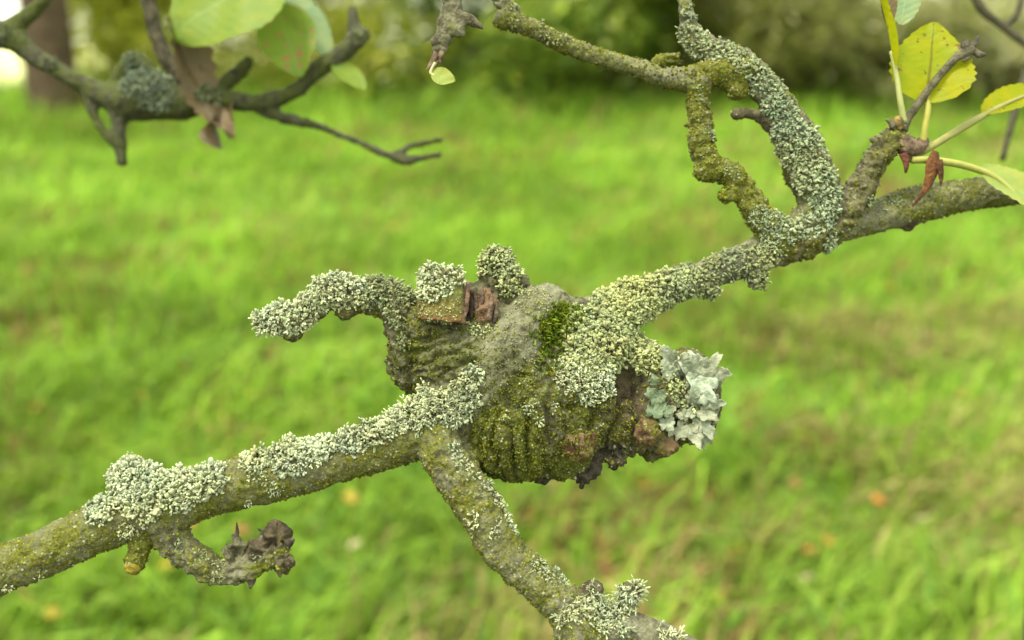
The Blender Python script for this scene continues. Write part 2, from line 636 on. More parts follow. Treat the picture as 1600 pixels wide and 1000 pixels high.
B.part('twig', [(915, 985, -48, 34), (985, 985, -42, 27), (1060, 1010, -36, 23), (1200, 1085, -30, 19), (1360, 1170, 0, 12), (1440, 1190, 10, 6)], 0.35, bare=0.5, ring=0.4)
B.lump(925, 925, -50, 20, limb_d, 0.2, brown=0.7)
B.lump(985, 925, -40, 16, limb_d, 0.2, brown=0.7)
B.lump(905, 990, -75, 26, limb_d, 0.6)
limb_r = B.part('limb', [(890, 560, 40, 60), (935, 505, 48, 46), (975, 478, 55, 36), (1010, 462, 64, 31), (1060, 444, 78, 28), (1120, 424, 94, 26), (1180, 400, 110, 27), (1235, 384, 122, 26)],
                algae=0.3, bare=0.3, label='lichen-crusted limb rising right from the burl')
B.part('spur', [(1108, 430, 84, 20), (1110, 450, 80, 15), (1110, 463, 78, 12)], 0.3)
B.part('spur', [(1184, 410, 100, 22), (1183, 432, 94, 15), (1181, 448, 92, 12)], 0.3)
tw_l = B.part('twig', [(655, 560, 30, 44), (636, 515, 20, 36), (624, 480, 14, 33), (590, 463, 10, 28), (545, 461, 6, 26), (520, 456, 4, 28), (488, 480, 0, 20), (450, 500, -4, 22), (415, 503, -6, 16), (400, 503, -6, 10)],
              algae=0.42, brown=0.25, rough=0.7, label='stubby twig crusted with pale lichen')
B.lump(540, 482, 5, 20, tw_l, 0.5, brown=0.3)
B.lump(456, 518, -4, 18, tw_l, 0.4, brown=0.5)
# drooping twig and stub under the left limb
tw_ll = B.part('twig', [(255, 800, -24, 40), (270, 845, -28, 26), (312, 880, -32, 22), (350, 896, -34, 20), (392, 886, -34, 19), (425, 868, -36, 20), (442, 858, -36, 15)], algae=0.5, rough=0.7, label='drooping twig with a ragged dark end')
B.lump(369, 858, -34, 14, tw_ll, 0.1, sy=1.5, brown=0.3, rough=1.2)
B.lump(426, 848, -36, 20, tw_ll, 0.3, brown=0.8, sy=1.35, rough=1.6)
B.lump(408, 866, -34, 20, tw_ll, 0.3, brown=0.75, rough=1.5)
B.lump(440, 874, -36, 18, tw_ll, 0.4, brown=0.75, rough=1.6)
B.part('pruned_stub', [(232, 815, -28, 22), (218, 855, -32, 18), (208, 886, -34, 16)], algae=0.95)
# upper right crown of limbs
DZ = 118
junc = B.part('limb', [(1180, 402, DZ, 26), (1215, 380, DZ - 8, 31), (1262, 374, DZ - 8, 29), (1300, 352, DZ - 4, 24), (1330, 318, DZ, 23), (1362, 262, DZ, 22), (1384, 228, DZ, 21), (1402, 205, DZ, 16)],
              algae=0.55, brown=0.35, ring=0.4, rough=0.7, label='short dark spur carrying the leaves')
limb_u = B.part('limb', [(1222, 375, DZ - 12, 32), (1196, 348, DZ - 20, 25), (1166, 305, DZ - 22, 20), (1140, 274, DZ - 22, 21), (1106, 252, DZ - 20, 20), (1098, 222, DZ - 18, 21), (1094, 188, DZ - 15, 19), (1090, 155, DZ - 12, 18), (1092, 122, DZ - 10, 20)],
                algae=0.70, ring=1.0, rough=0.4, label='ringed mossy limb bending up from the fork')
B.lump(1099, 268, DZ - 25, 17, limb_u, 0.7)
B.part('pruned_stub', [(1156, 298, DZ - 26, 16), (1142, 303, DZ - 32, 13), (1128, 311, DZ - 36, 12)], 0.75)
limb_t = B.part('limb', [(1095, 124, DZ - 10, 22), (1072, 124, DZ - 8, 21), (1034, 119, DZ - 6, 15), (995, 105, DZ, 14), (950, 93, DZ, 12.5), (905, 78, DZ, 13), (860, 59, DZ, 15), (815, 38, DZ, 15), (790, 32, DZ + 2, 15), (775, 28, DZ + 4, 12)],
                algae=0.62, bare=0.4, ring=0.5, label='slender mossy limb reaching up to the left')
B.part('twig', [(806, 36, DZ, 13), (800, 16, DZ + 10, 13), (778, -4, DZ + 20, 12), (735, -70, DZ + 40, 11), (700, -160, DZ + 60, 8), (690, -230, DZ + 70, 5)], 0.4, ring=0.5)
limb_k = B.part('limb', [(1050, -310, DZ + 60, 5), (1044, -220, DZ + 50, 9), (1052, -90, DZ + 30, 11), (1066, -10, DZ + 16, 12), (1073, 24, DZ + 12, 13), (1082, 60, DZ + 8, 19), (1118, 84, DZ + 6, 21), (1158, 98, DZ + 4, 22), (1194, 134, DZ + 2, 25), (1222, 180, DZ, 29), (1243, 218, DZ, 35),
                         (1266, 272, DZ, 38), (1282, 318, DZ, 33), (1262, 350, DZ, 31), (1222, 376, DZ, 30)], algae=0.50, rough=0.5, label='thick limb shingled with pale lichen above the fork')
B.part('limb', [(1092, 122, DZ - 10, 21), (1120, 112, DZ - 12, 20), (1142, 118, DZ - 10, 23), (1165, 108, DZ - 2, 22)], 0.85, ring=1.0, reuse=limb_u)
B.lump(1152, 140, DZ - 12, 17, limb_u, 0.8)
B.part('spur', [(1206, 196, DZ - 2, 14), (1182, 180, DZ - 10, 9.5), (1160, 178, DZ - 14, 8.5), (1146, 181, DZ - 16, 8.5)], 0.4, brown=0.6)
B.part('spur', [(1064, 92, DZ + 10, 11), (1042, 95, DZ + 12, 9), (1022, 98, DZ + 14, 6)], 0.85, reuse=limb_k, rough=0.8)
B.part('pruned_stub', [(1380, 236, DZ - 6, 14), (1370, 222, DZ - 12, 11), (1367, 213, DZ - 14, 10)], 0.3, brown=0.5)
limb_m = B.part('limb', [(1270, 372, DZ + 10, 26), (1320, 352, DZ + 26, 26), (1380, 334, DZ + 42, 27), (1434, 319, DZ + 56, 29), (1480, 310, DZ + 66, 27), (1522, 303, DZ + 76, 25), (1577, 298, DZ + 86, 24), (1700, 268, DZ + 110, 22), (1900, 205, DZ + 160, 18), (2100, 150, DZ + 200, 13), (2230, 70, DZ + 220, 8), (2270, 10, DZ + 230, 5)],
                algae=0.62, bare=0.55, label='smooth grey-green limb running off to the right')
B.lump(1418, 346, DZ + 50, 16, limb_m, 0.2, brown=0.9)
B.build(0.00066, 7, main_disp)

TREE = thing('apple_branch', 'knobbly apple branch with a swollen burl, crusted all over with pale lichen', 'branch', PX(820, 600, 50))
B.emit(TREE)


def small_trunk(parent, x, y, z1, r0, mat, seed, extra=()):
    z0 = float(gz(x, y))
    V, f = tube(catmull([[x, y, z0 - 0.05, r0 * 1.35], [x, y, z0 + 0.15, r0 * 1.08], [x + 0.01, y, z0 + 0.6, r0], [x - 0.01, y + 0.01, z1 - 0.5, r0 * 0.9], [x - 0.02, y + 0.02, z1, r0 * 0.7]], 14), 24)
    V = V + (fbm(V * np.array([1, 1, 0.3]), 45, 3, seed) * r0 * 0.16)[:, None] * np.array([1, 1, 0])
    link('trunk', raw_mesh('trunk', V, f, np.tile((0.4, 0.2, 0.2), (len(V), 1))), mat, parent)
    for pts in extra:
        V, f = tube(catmull(pts, 8), 12)
        V = V + fbm(V, 60, 2, seed)[:, None] * 0.003
        link('limb', raw_mesh('limb', V, f, np.tile((0.4, 0.2, 0.2), (len(V), 1))), mat, parent)


jt = PX(-1150, 1290, 150)
tx, ty = jt[0] - 0.05, jt[1] + 0.03
small_trunk(TREE, tx, ty, 1.75, 0.075, M_BARK, 4, [
    [[tx, ty, 1.6, 0.05], [tx - 0.15, ty + 0.05, 1.95, 0.035], [tx - 0.25, ty + 0.1, 2.4, 0.02], [tx - 0.3, ty + 0.1, 2.7, 0.006]],
    [[tx, ty, 1.7, 0.05], [tx - 0.02, ty - 0.12, 2.0, 0.035], [tx + 0.05, ty - 0.3, 2.4, 0.02], [tx + 0.1, ty - 0.4, 2.7, 0.006]]])

# ------------------------------------------------------------------ lichens
def basis(n):
    n = np.asarray(n, float)
    a = np.where(np.abs(n[:, 2:3]) < 0.9, np.array([[0, 0, 1.0]]), np.array([[1.0, 0, 0]]))
    t = np.cross(a, n)
    t /= np.linalg.norm(t, axis=1)[:, None]
    return t, np.cross(n, t)


def lobe_variant(kind):
    """one small branched lichen lobe, unit about 1 mm, growing along +z; returns V, F, tip (0 base .. 1 tip)"""
    ps, tips, lat = [], [], 0.0
    def strand(p0, d, L, w0, w1, flat, curl, tip0, tip1, steps=3, ball=0.0):
        pts = [[*p0, w0]]
        p = np.array(p0, float)
        d = unit(d)
        for k in range(steps):
            d = unit(d + np.array([0, 0, curl]) + rng.normal(0, 0.18, 3))
            p = p + d * L / steps
            t = (k + 1) / steps
            pts.append([*p, w0 + (w1 - w0) * t])
        if ball:
            pts[-1][3] = ball
            pts.append([*(p + d * ball * 0.75), ball * 0.62])
        V, f = tube(pts, 5, flat, ref=unit(rng.normal(0, 1, 3)))
        ps.append((V, f))
        h = np.repeat(np.linspace(tip0, tip1, len(pts)), 5)
        tips.append(np.concatenate([h, [tip0, tip1]]))
        return p, d
    if kind == 'bulb':
        for k in range(rng.integers(2, 4)):
            a = rng.uniform(0, 6.28)
            strand((0, 0, -0.6), (math.cos(a) * 0.9, math.sin(a) * 0.9, 1.0), rng.uniform(1.6, 2.4), 0.55, 0.6, 0.8, 0.15, 0, 1, 3, rng.uniform(0.72, 1.0))
    elif kind == 'worm':                             # curly, swollen-tipped strands
        for k in range(2):
            a = rng.uniform(0, 6.28)
            tw = rng.choice([-1, 1]) * rng.uniform(0.7, 1.3)
            p = np.array([0, 0, -0.9])
            pts = [[*p, 0.42]]
            nst = 5
            for q in range(nst):
                t = q / (nst - 1)
                dd = unit([math.cos(a) * (0.3 + t), math.sin(a) * (0.3 + t), 1.5 - 2.0 * t])
                p = p + dd * 0.72
                pts.append([*p, 0.44 + 0.26 * math.sin(math.pi * min(1, t * 0.75 + 0.1)) + (0.12 if q == nst - 2 else 0)])
                a += tw
            pts[-1][3] = 0.4
            V, f = tube(pts, 5, 0.85, ref=unit(rng.normal(0, 1, 3)))
            ps.append((V, f))
            tips.append(np.concatenate([np.repeat(np.clip((np.array(pts)[:, 2] + 0.9) / 2.4, 0, 1), 5), [0, 0.8]]))
    elif kind == 'fork':
        a = rng.uniform(0, 6.28)
        for s in range(2):
            a += rng.uniform(1.8, 3.4)
            p, d = strand((0, 0, -0.5), (math.cos(a), math.sin(a), 0.75), rng.uniform(1.3, 2.0), 0.5, 0.62, 0.5, 0.1, 0, 0.6, 2)
            for q in (-1, 1):
                b = a + q * rng.uniform(0.4, 0.9)
                strand(p - d * 0.15, (math.cos(b), math.sin(b), d[2] + 0.2), rng.uniform(1.0, 1.7), 0.5, 0.6, 0.6, 0.25, 0.6, 1, 2, rng.uniform(0.45, 0.62))
    elif kind == 'thin':
        a = rng.uniform(0, 6.28)
        for s in range(2):
            a += rng.uniform(1.5, 3.4)
            p, d = strand((0, 0, -0.5), (math.cos(a) * 0.7, math.sin(a) * 0.7, 0.9), rng.uniform(1.6, 2.8), 0.42, 0.36, 0.5, 0.05, 0, 0.6, 2)
            for q in (-1, 1):
                b = a + q * rng.uniform(0.4, 1.0)
                strand(p - d * 0.15, (math.cos(b), math.sin(b), d[2]), rng.uniform(1.2, 2.2), 0.34, 0.26, 0.6, 0.1, 0.6, 1, 2)
    else:                                            # 'scale': broad overlapping lobes
        a = rng.uniform(0, 6.28)
        for s in range(2):
            a += rng.uniform(1.5, 3.0)
            strand((0, 0, -0.4), (math.cos(a), math.sin(a), 0.45), rng.uniform(1.8, 2.8), 0.6, 1.0, 0.42, 0.14, 0, 1, 3, rng.uniform(0.8, 1.15))
    V, f = join(ps)
    return V, f, np.concatenate(tips)


LOBES = {k: [lobe_variant(k) for _ in range(9)] for k in ('bulb', 'worm', 'fork', 'thin', 'scale')}


def thin_out(P, order, dmin):
    """greedy minimum spacing with a hash grid"""
    cell = {}
    keep = []
    G = np.floor(P / dmin).astype(int)
    for i in order:
        g = tuple(G[i])
        ok = True
        for dx in (-1, 0, 1):
            for dy in (-1, 0, 1):
                for dz in (-1, 0, 1):
                    for j in cell.get((g[0] + dx, g[1] + dy, g[2] + dz), ()):
                        q = P[i] - P[j]
                        if q @ q < dmin * dmin:
                            ok = False
                            break
                    if not ok:
                        break
                if not ok:
                    break
            if not ok:
                break
        if ok:
            cell.setdefault(g, []).append(i)
            keep.append(i)
    return np.array(keep, int)


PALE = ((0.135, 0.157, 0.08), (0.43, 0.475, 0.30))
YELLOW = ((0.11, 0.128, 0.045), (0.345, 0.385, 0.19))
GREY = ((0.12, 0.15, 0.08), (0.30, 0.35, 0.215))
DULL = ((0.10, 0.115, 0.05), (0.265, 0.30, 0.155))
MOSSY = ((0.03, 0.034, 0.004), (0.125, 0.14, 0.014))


def scatter(P, Nn, kind, scale, cols, tilt=0.5, jit=0.32):
    """place lobes at points with normals; returns V, F, colours"""
    n = len(P)
    d = Nn + rng.normal(0, tilt, (n, 3))
    d /= np.linalg.norm(d, axis=1)[:, None]
    t, b = basis(d)
    a = rng.uniform(0, 6.283, n)
    t2 = np.cos(a)[:, None] * t + np.sin(a)[:, None] * b
    b2 = np.cross(d, t2)
    sc = 0.9 * scale * np.exp(np.clip(rng.normal(0, jit, n), -0.6, 0.38))
    var = rng.integers(0, 9, n)
    c0, c1 = np.array(cols[0]), np.array(cols[1])
    vs, fs, cs, off = [], [], [], 0
    hue = rng.normal(0, 0.03, (n, 3)) * np.array([1, 0.5, 1.5]) + rng.normal(0, 0.17, (n, 1))
    drift = fbm(P, 70, 2, 33)[:, None] * np.array([[0.22, 0.14, -0.05]]) + fbm(P, 160, 2, 34)[:, None] * 0.28
    hue = hue + drift
    for v in range(9):
        k = np.where(var == v)[0]
        if not len(k):
            continue
        LV, LF, LT = LOBES[kind][v]
        W = P[k, None] + sc[k, None, None] * (LV[None, :, 0:1] * t2[k, None] + LV[None, :, 1:2] * b2[k, None] + LV[None, :, 2:3] * d[k, None])
        vs.append(W.reshape(-1, 3))
        fs.append((LF[None] + (np.arange(len(k)) * len(LV))[:, None, None] + off).reshape(-1, 3))
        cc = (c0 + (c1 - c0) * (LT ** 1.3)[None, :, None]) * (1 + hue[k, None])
        cs.append(cc.reshape(-1, 3))
        off += len(k) * len(LV)
    return np.vstack(vs), np.vstack(fs), np.clip(np.vstack(cs), 0, 1)


def patch(body, parent, balls, kind='fork', cols=PALE, scale=1.0, spacing=1.9, mound=0.0, tilt=0.5, layers=1, fill=1.0, name='lichen_patch', label=None):
    """lichen on the skin inside balls (px, py, radius in px, optional mound height in mm)"""
    V, Nn = body.V, body.N
    wt = np.zeros(len(V))
    ms = np.zeros(len(V))
    nz = fbm(V, 190, 2, 77)
    for bl in balls:
        i = body.surf(bl[0], bl[1])
        r = bl[2] * body.uvd[2][i] / F
        d = np.linalg.norm(V - V[i], axis=1) / r + 0.28 * nz
        k = np.clip(1.05 - d, 0, 1)
        wt = np.maximum(wt, k)
        ms = np.maximum(ms, np.clip(k * 2.2, 0, 1) * (bl[3] if len(bl) > 3 else mound))
    ms = ms * np.clip(0.8 + 1.5 * fbm(V, 75, 2, 55), 0.15, 1.6)
    cand = np.where(wt > 0)[0]
    if not len(cand):
        return
    out = []
    for L in range(layers):
        order = rng.permutation(len(cand))
        order = order[:int(len(order) * min(fill, 0.55))]
        keep = cand[thin_out(V[cand], order, spacing * (0.80 if spacing > 1.55 else 0.95) * 1e-3)]
        up = (ms[keep] * 1e-3 * rng.uniform(0.35, 1.0, len(keep)) * (L / max(1, layers - 1) if layers > 1 else 1))
        kd = kind if isinstance(kind, str) else kind[L % len(kind)]
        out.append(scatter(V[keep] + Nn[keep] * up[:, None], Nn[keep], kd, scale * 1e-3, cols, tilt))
    vs, fs, cs, o = [], [], [], 0
    for a, b, c in out:
        vs.append(a); fs.append(b + o); cs.append(c); o += len(a)
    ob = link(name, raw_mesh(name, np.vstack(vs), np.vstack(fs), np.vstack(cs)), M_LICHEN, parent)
    ob['kind'] = 'stuff'
    if label:
        ob['label'] = label


# left limb
patch(B, TREE, [(160, 788, 26), (183, 745, 40), (195, 722, 26), (230, 760, 40), (280, 757, 34), (322, 745, 26)], ('fork', 'scale', 'fork'), PALE, 1.0, 2.1, 3.0, layers=3, label='thick pale grey lichen cushion on the left limb')
patch(B, TREE, [(405, 712, 24), (450, 705, 30), (488, 696, 28), (508, 692, 18)], ('fork', 'worm', 'fork'), PALE, 1.0, 2.1, 4.0, layers=3)
patch(B, TREE, [(550, 684, 22), (578, 674, 24), (604, 662, 20)], ('fork', 'scale', 'fork'), PALE, 0.95, 2.1, 4.5, layers=3)
patch(B, TREE, [(625, 645, 30), (660, 635, 34), (700, 630, 30), (722, 615, 22)], ('worm', 'fork', 'thin'), PALE, 0.95, 2.0, 4.0, layers=3)
patch(B, TREE, [(738, 582, 17), (745, 572, 10)], 'fork', PALE, 0.75, 1.5, 1.0)
patch(B, TREE, [(398, 738, 10), (412, 748, 8), (430, 766, 14), (392, 788, 6), (205, 832, 14), (225, 822, 8), (15, 922, 8), (60, 905, 6)], 'fork', PALE, 0.55, 1.3, 0.2)
patch(B, TREE, [(284, 856, 10), (318, 865, 10), (345, 878, 9), (345, 905, 10), (400, 870, 8)], 'fork', GREY, 0.5, 1.3, 0.2)
# left twig
patch(B, TREE, [(402, 500, 22), (430, 493, 30), (462, 490, 30), (485, 472, 28), (492, 500, 14)], ('worm', 'fork'), PALE, 0.85, 1.9, 1.8, layers=2)
patch(B, TREE, [(510, 446, 28), (532, 440, 32), (555, 452, 24), (535, 465, 16)], ('worm', 'fork'), PALE, 0.85, 1.9, 1.8, layers=2)
patch(B, TREE, [(580, 448, 28), (605, 446, 28), (630, 455, 24), (600, 475, 14), (615, 505, 12), (625, 530, 10)], ('worm', 'fork'), DULL, 0.8, 1.9, 1.6, layers=2)
# burl top
patch(B, TREE, [(762, 416, 18), (776, 402, 28), (800, 415, 22), (800, 446, 18), (735, 425, 12)], ('fork', 'worm'), YELLOW, 0.85, 1.9, 1.4, layers=2)
patch(B, TREE, [(830, 450, 24), (850, 462, 18), (812, 470, 12), (800, 500, 8)], 'bulb', DULL, 0.36, 1.1, 0.0, fill=0.5)
patch(B, TREE, [(800, 520, 46), (770, 575, 44), (830, 560, 36), (745, 615, 30), (820, 600, 34)], ('bulb', 'fork'), DULL, 0.3, 1.2, 0.0, fill=0.035, layers=2)
patch(B, TREE, [(742, 512, 11), (755, 514, 9), (735, 505, 8)], 'bulb', YELLOW, 0.6, 1.4, 0.2)
# yellow-green cushion on the burl and right limb
patch(B, TREE, [(925, 510, 44), (965, 495, 44), (1005, 505, 40), (960, 535, 42), (1005, 540, 34), (915, 545, 34), (1030, 548, 20)], ('worm', 'fork', 'worm'), YELLOW, 0.95, 2.2, 2.4, layers=3, label='yellowish knobbly lichen cushion on top of the burl')
patch(B, TREE, [(905, 580, 34), (935, 590, 34), (925, 612, 22), (950, 600, 20)], 'fork', PALE, 0.75, 1.6, 1.4, layers=2)
patch(B, TREE, [(955, 465, 34), (990, 458, 36), (1025, 455, 34), (1055, 440, 28)], ('worm', 'fork', 'worm'), YELLOW, 0.9, 2.2, 1.8, layers=3)
patch(B, TREE, [(1085, 432, 24), (1120, 418, 22), (1150, 405, 24), (1182, 398, 26), (1210, 400, 14), (1182, 430, 18), (1182, 448, 14), (1110, 452, 18), (1106, 466, 12)], ('fork', 'worm'), DULL, 0.8, 2.0, 0.7, layers=2)
patch(B, TREE, [(822, 635, 11), (832, 640, 9), (846, 662, 7), (815, 600, 6), (790, 655, 6), (870, 640, 6)], 'fork', PALE, 0.5, 1.2, 0.1)
patch(B, TREE, [(1050, 585, 17), (1060, 610, 16), (1072, 640, 17), (1085, 665, 18), (1100, 630, 16), (1100, 655, 18), (1082, 600, 16)], 'bulb', YELLOW, 0.75, 1.6, 1.8, layers=2)
patch(B, TREE, [(800, 650, 60), (850, 680, 60), (780, 690, 50), (900, 660, 50), (840, 720, 40), (950, 660, 40)], ('bulb', 'fork'), MOSSY, 0.45, 1.5, 0.1, fill=0.07, layers=2, name='algae_crumbs')
patch(B, TREE, [(680, 540, 60), (640, 570, 45), (720, 530, 50), (700, 580, 40), (780, 600, 50), (760, 640, 40)], ('bulb', 'fork'), MOSSY, 0.42, 1.5, 0.1, fill=0.05, layers=2, name='algae_crumbs')
patch(B, TREE, [(1095, 130, 30), (1140, 120, 28), (1095, 180, 26), (1095, 225, 26), (1105, 265, 26), (1145, 290, 26), (1180, 330, 24), (1000, 108, 20), (1040, 120, 22)], 'bulb', MOSSY, 0.42, 1.4, 0.0, fill=0.08, name='algae_crumbs')
patch(B, TREE, [(1340, 305, 30), (1365, 260, 30), (1385, 230, 26), (1250, 385, 30)], 'bulb', MOSSY, 0.4, 1.5, 0.0, fill=0.06, name='algae_crumbs')
# limb in front
patch(B, TREE, [(712, 700, 10), (722, 715, 10), (732, 732, 11), (742, 744, 9)], 'fork', PALE, 0.6, 1.3, 0.4)
patch(B, TREE, [(766, 762, 11), (780, 778, 13), (793, 795, 14), (800, 815, 14), (808, 830, 9), (778, 832, 9), (783, 806, 6)], 'fork', PALE, 0.6, 1.3, 0.6)
patch(B, TREE, [(735, 818, 9), (740, 805, 6), (838, 880, 9), (852, 886, 13), (870, 897, 13), (885, 905, 8)], 'fork', PALE, 0.6, 1.3, 0.6)
patch(B, TREE, [(930, 945, 22), (955, 945, 24), (945, 965, 22), (900, 955, 14), (880, 960, 12), (978, 940, 16), (930, 920, 8)], 'thin', PALE, 0.95, 1.9, 1.5, tilt=0.6, layers=2)
patch(B, TREE, [(985, 922, 13), (996, 915, 10), (1000, 945, 10), (1040, 990, 12), (1062, 1000, 10), (975, 985, 8)], 'thin', PALE, 1.1, 2.2, 1.5, tilt=0.7, layers=2)
# upper right
patch(B, TREE, [(1075, 30, 10), (1070, 8, 7), (1068, 60, 18), (1085, 62, 24), (1090, 85, 16)], ('fork', 'worm'), GREY, 0.8, 2.1, 0.5, layers=2, fill=0.3)
patch(B, TREE, [(1118, 76, 18), (1145, 84, 20), (1172, 98, 20), (1190, 122, 22), (1205, 150, 18)], ('fork', 'worm'), GREY, 0.8, 2.1, 0.5, layers=2, fill=0.3)
patch(B, TREE, [(1214, 170, 20), (1230, 195, 26), (1252, 225, 34), (1262, 260, 34), (1280, 285, 32), (1290, 315, 28)], ('fork', 'worm', 'fork'), GREY, 0.9, 2.4, 0.7, layers=3, fill=0.35, label='sheet of grey-green lichen scales on the thick limb')
patch(B, TREE, [(1282, 338, 22), (1260, 350, 22), (1236, 358, 18), (1300, 382, 15), (1296, 395, 9)], ('fork', 'worm'), GREY, 0.8, 2.1, 0.5, layers=2, fill=0.3)
patch(B, TREE, [(1190, 335, 14), (1206, 350, 18), (1200, 375, 14), (1190, 390, 8), (1220, 340, 10)], 'fork', GREY, 0.62, 1.5, 0.5, layers=2)
patch(B, TREE, [(1098, 158, 9), (1112, 207, 10), (1104, 200, 6), (1140, 262, 10), (1150, 272, 9), (1088, 138, 5)], 'fork', GREY, 0.5, 1.4, 0.1)
patch(B, TREE, [(800, 30, 8), (812, 25, 9), (840, 45, 10), (860, 50, 11), (880, 60, 10), (805, 8, 8)], 'fork', DULL, 0.6, 1.5, 0.4)
patch(B, TREE, [(1372, 316, 13), (1395, 306, 15), (1362, 318, 8)], 'scale', GREY, 0.6, 1.7, 0.2)


# crusty granules of green algae over the limbs
def granules():
    Vb = B.V
    u, v, d = B.uvd
    inside = (u > -60) & (u < 1660) & (v > -60) & (v < 1060)
    a = np.clip(B.info[:, 0], 0, 1) + 0.5 * fbm(Vb, 45, 3, 91) + 0.25 * fbm(Vb, 300, 2, 92)
    cand = np.where(inside & (a > 0.52))[0]
    keep = rng.choice(cand, min(26000, len(cand)), replace=False)
    n = len(keep)
    s = np.exp(rng.normal(0, 0.35, n)) * 0.00042
    O = np.array([[1, 0, 0], [0, 1, 0], [-1, 0, 0], [0, -1, 0], [0, 0, 1.1]], float)
    Fc = np.array([[0, 1, 4], [1, 2, 4], [2, 3, 4], [3, 0, 4]])
    t, b = basis(B.N[keep])
    W = Vb[keep][:, None] + s[:, None, None] * (O[None, :, 0:1] * t[:, None] + O[None, :, 1:2] * b[:, None] + O[None, :, 2:3] * B.N[keep][:, None])
    W += rng.normal(0, 0.00012, W.shape)
    fs = (Fc[None] + (np.arange(n) * 5)[:, None, None]).reshape(-1, 3)
    c = np.array([0.125, 0.132, 0.016]) * np.exp(np.clip(rng.normal(0, 0.4, (n, 1)), -1, 0.45)) * (1 + rng.normal(0, 0.1, (n, 3)))
    grey = rng.random(n) < 0.22
    c[grey] = np.array([0.22, 0.235, 0.14]) * np.exp(rng.normal(0, 0.2, (grey.sum(), 1)))
    ob = link('algae_crust', raw_mesh('algae_crust', W.reshape(-1, 3), fs, np.clip(np.repeat(c, 5, 0), 0, 1)), M_LICHEN, TREE)
    ob['kind'] = 'stuff'


granules()


# moss tuft
def moss():
    P, Nn = [], []
    for (px, py, r, n) in [(882, 497, 28, 520), (868, 514, 24, 360), (862, 540, 20, 110), (858, 572, 18, 60), (897, 490, 14, 140), (850, 520, 22, 60)]:
        i = B.surf(px, py)
        k = np.where(np.linalg.norm(B.V - B.V[i], axis=1) < r * D0 / F)[0]
        k = rng.choice(k, n)
        P.append(B.V[k]); Nn.append(B.N[k])
    P, Nn = np.vstack(P), np.vstack(Nn)
    n = len(P)
    d = Nn + np.array([0, -0.1, 0.35]) + rng.normal(0, 0.5, (n, 3))
    d /= np.linalg.norm(d, axis=1)[:, None]
    L = rng.uniform(0.0018, 0.0050, n)
    t, b = basis(d)
    a = rng.uniform(0, 6.28, n)
    s = np.cos(a)[:, None] * t + np.sin(a)[:, None] * b
    bend = rng.normal(0, 0.3, (n, 3)) + np.array([0, 0, -0.15])
    w_ = 0.00042
    v0 = P - s * w_ * 0.7
    v1 = P + s * w_ * 0.7
    mid = P + d * (L * 0.55)[:, None]
    v2, v3 = mid - s * w_, mid + s * w_
    v4 = P + (d + bend * 0.5) * L[:, None]
    V = np.stack([v0, v1, v2, v3, v4], 1).reshape(-1, 3)
    Fc = np.array([[0, 1, 3], [0, 3, 2], [2, 3, 4]])
    fs = (Fc[None] + (np.arange(n) * 5)[:, None, None]).reshape(-1, 3)
    c = np.array([0.105, 0.15, 0.008]) * np.exp(rng.normal(0, 0.4, (n, 1))) * (1 + rng.normal(0, 0.15, (n, 3)) * np.array([1, 0.3, 0.3]))
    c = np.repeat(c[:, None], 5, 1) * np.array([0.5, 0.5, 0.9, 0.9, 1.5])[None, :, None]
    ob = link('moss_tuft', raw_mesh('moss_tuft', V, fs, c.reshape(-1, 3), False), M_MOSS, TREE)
    ob['kind'] = 'stuff'
    ob['label'] = 'small bright green moss tuft on the burl'


moss()


# leafy grey lichen rosette on the burl's right end
def sheet_lobe(o, d, nrm, L, W, ruff, seed, cup=0.1):
    """thin rounded lichen lobe with a ruffled, scalloped margin, rooted at o"""
    r_ = np.random.default_rng(seed)
    nu, nv = 8, 32
    d = unit(d)
    nrm = unit(np.asarray(nrm) - d * np.dot(nrm, d))
    s = np.cross(d, nrm)
    ph = r_.uniform(0, 6.28, 7)
    V = [o + d * L * 0.52]
    for i in range(1, nu + 1):
        r = i / nu
        for j in range(nv):
            th = 2 * math.pi * j / nv
            R = 1 + r * r * (0.15 * math.sin(3 * th + ph[0]) + 0.14 * math.sin(5 * th + ph[1]) + 0.10 * math.sin(9 * th + ph[2]) + 0.05 * math.sin(14 * th + ph[6]))
            x = W * r * R * math.sin(th)
            y = L * (0.52 - 0.52 * r * R * math.cos(th))
            z = ruff * r ** 2.5 * (math.sin(3 * th + ph[3]) + 0.8 * math.sin(7 * th + ph[4])) + cup * y * y / L - 0.0006
            z += 0.0005 * math.sin(x * 900 + ph[5]) * math.cos(y * 800 + ph[4])
            V.append(o + d * y + s * x + nrm * z)
    V = np.array(V)
    f = [(0, 1 + j, 1 + (j + 1) % nv) for j in range(nv)]
    for i in range(nu - 1):
        for j in range(nv):
            a, b = 1 + i * nv + j, 1 + i * nv + (j + 1) % nv
            f += [(a, a + nv, b + nv), (a, b + nv, b)]
    return V, np.array(f)


def add_sheet(o, d, nrm, L, W, ruff, seed, parent, base, name='lobe', cup=0.1):
    V, Q = sheet_lobe(o, d, nrm, L, W, ruff, seed, cup)
    c = np.array(base)[None] * (1 + 0.1 * fbm(V, 300, 2, seed))[:, None]
    ob = link(name, raw_mesh(name, V, Q, c), M_PLATE, parent)
    md = ob.modifiers.new('thickness', 'SOLIDIFY')
    md.thickness = 0.0003
    return ob


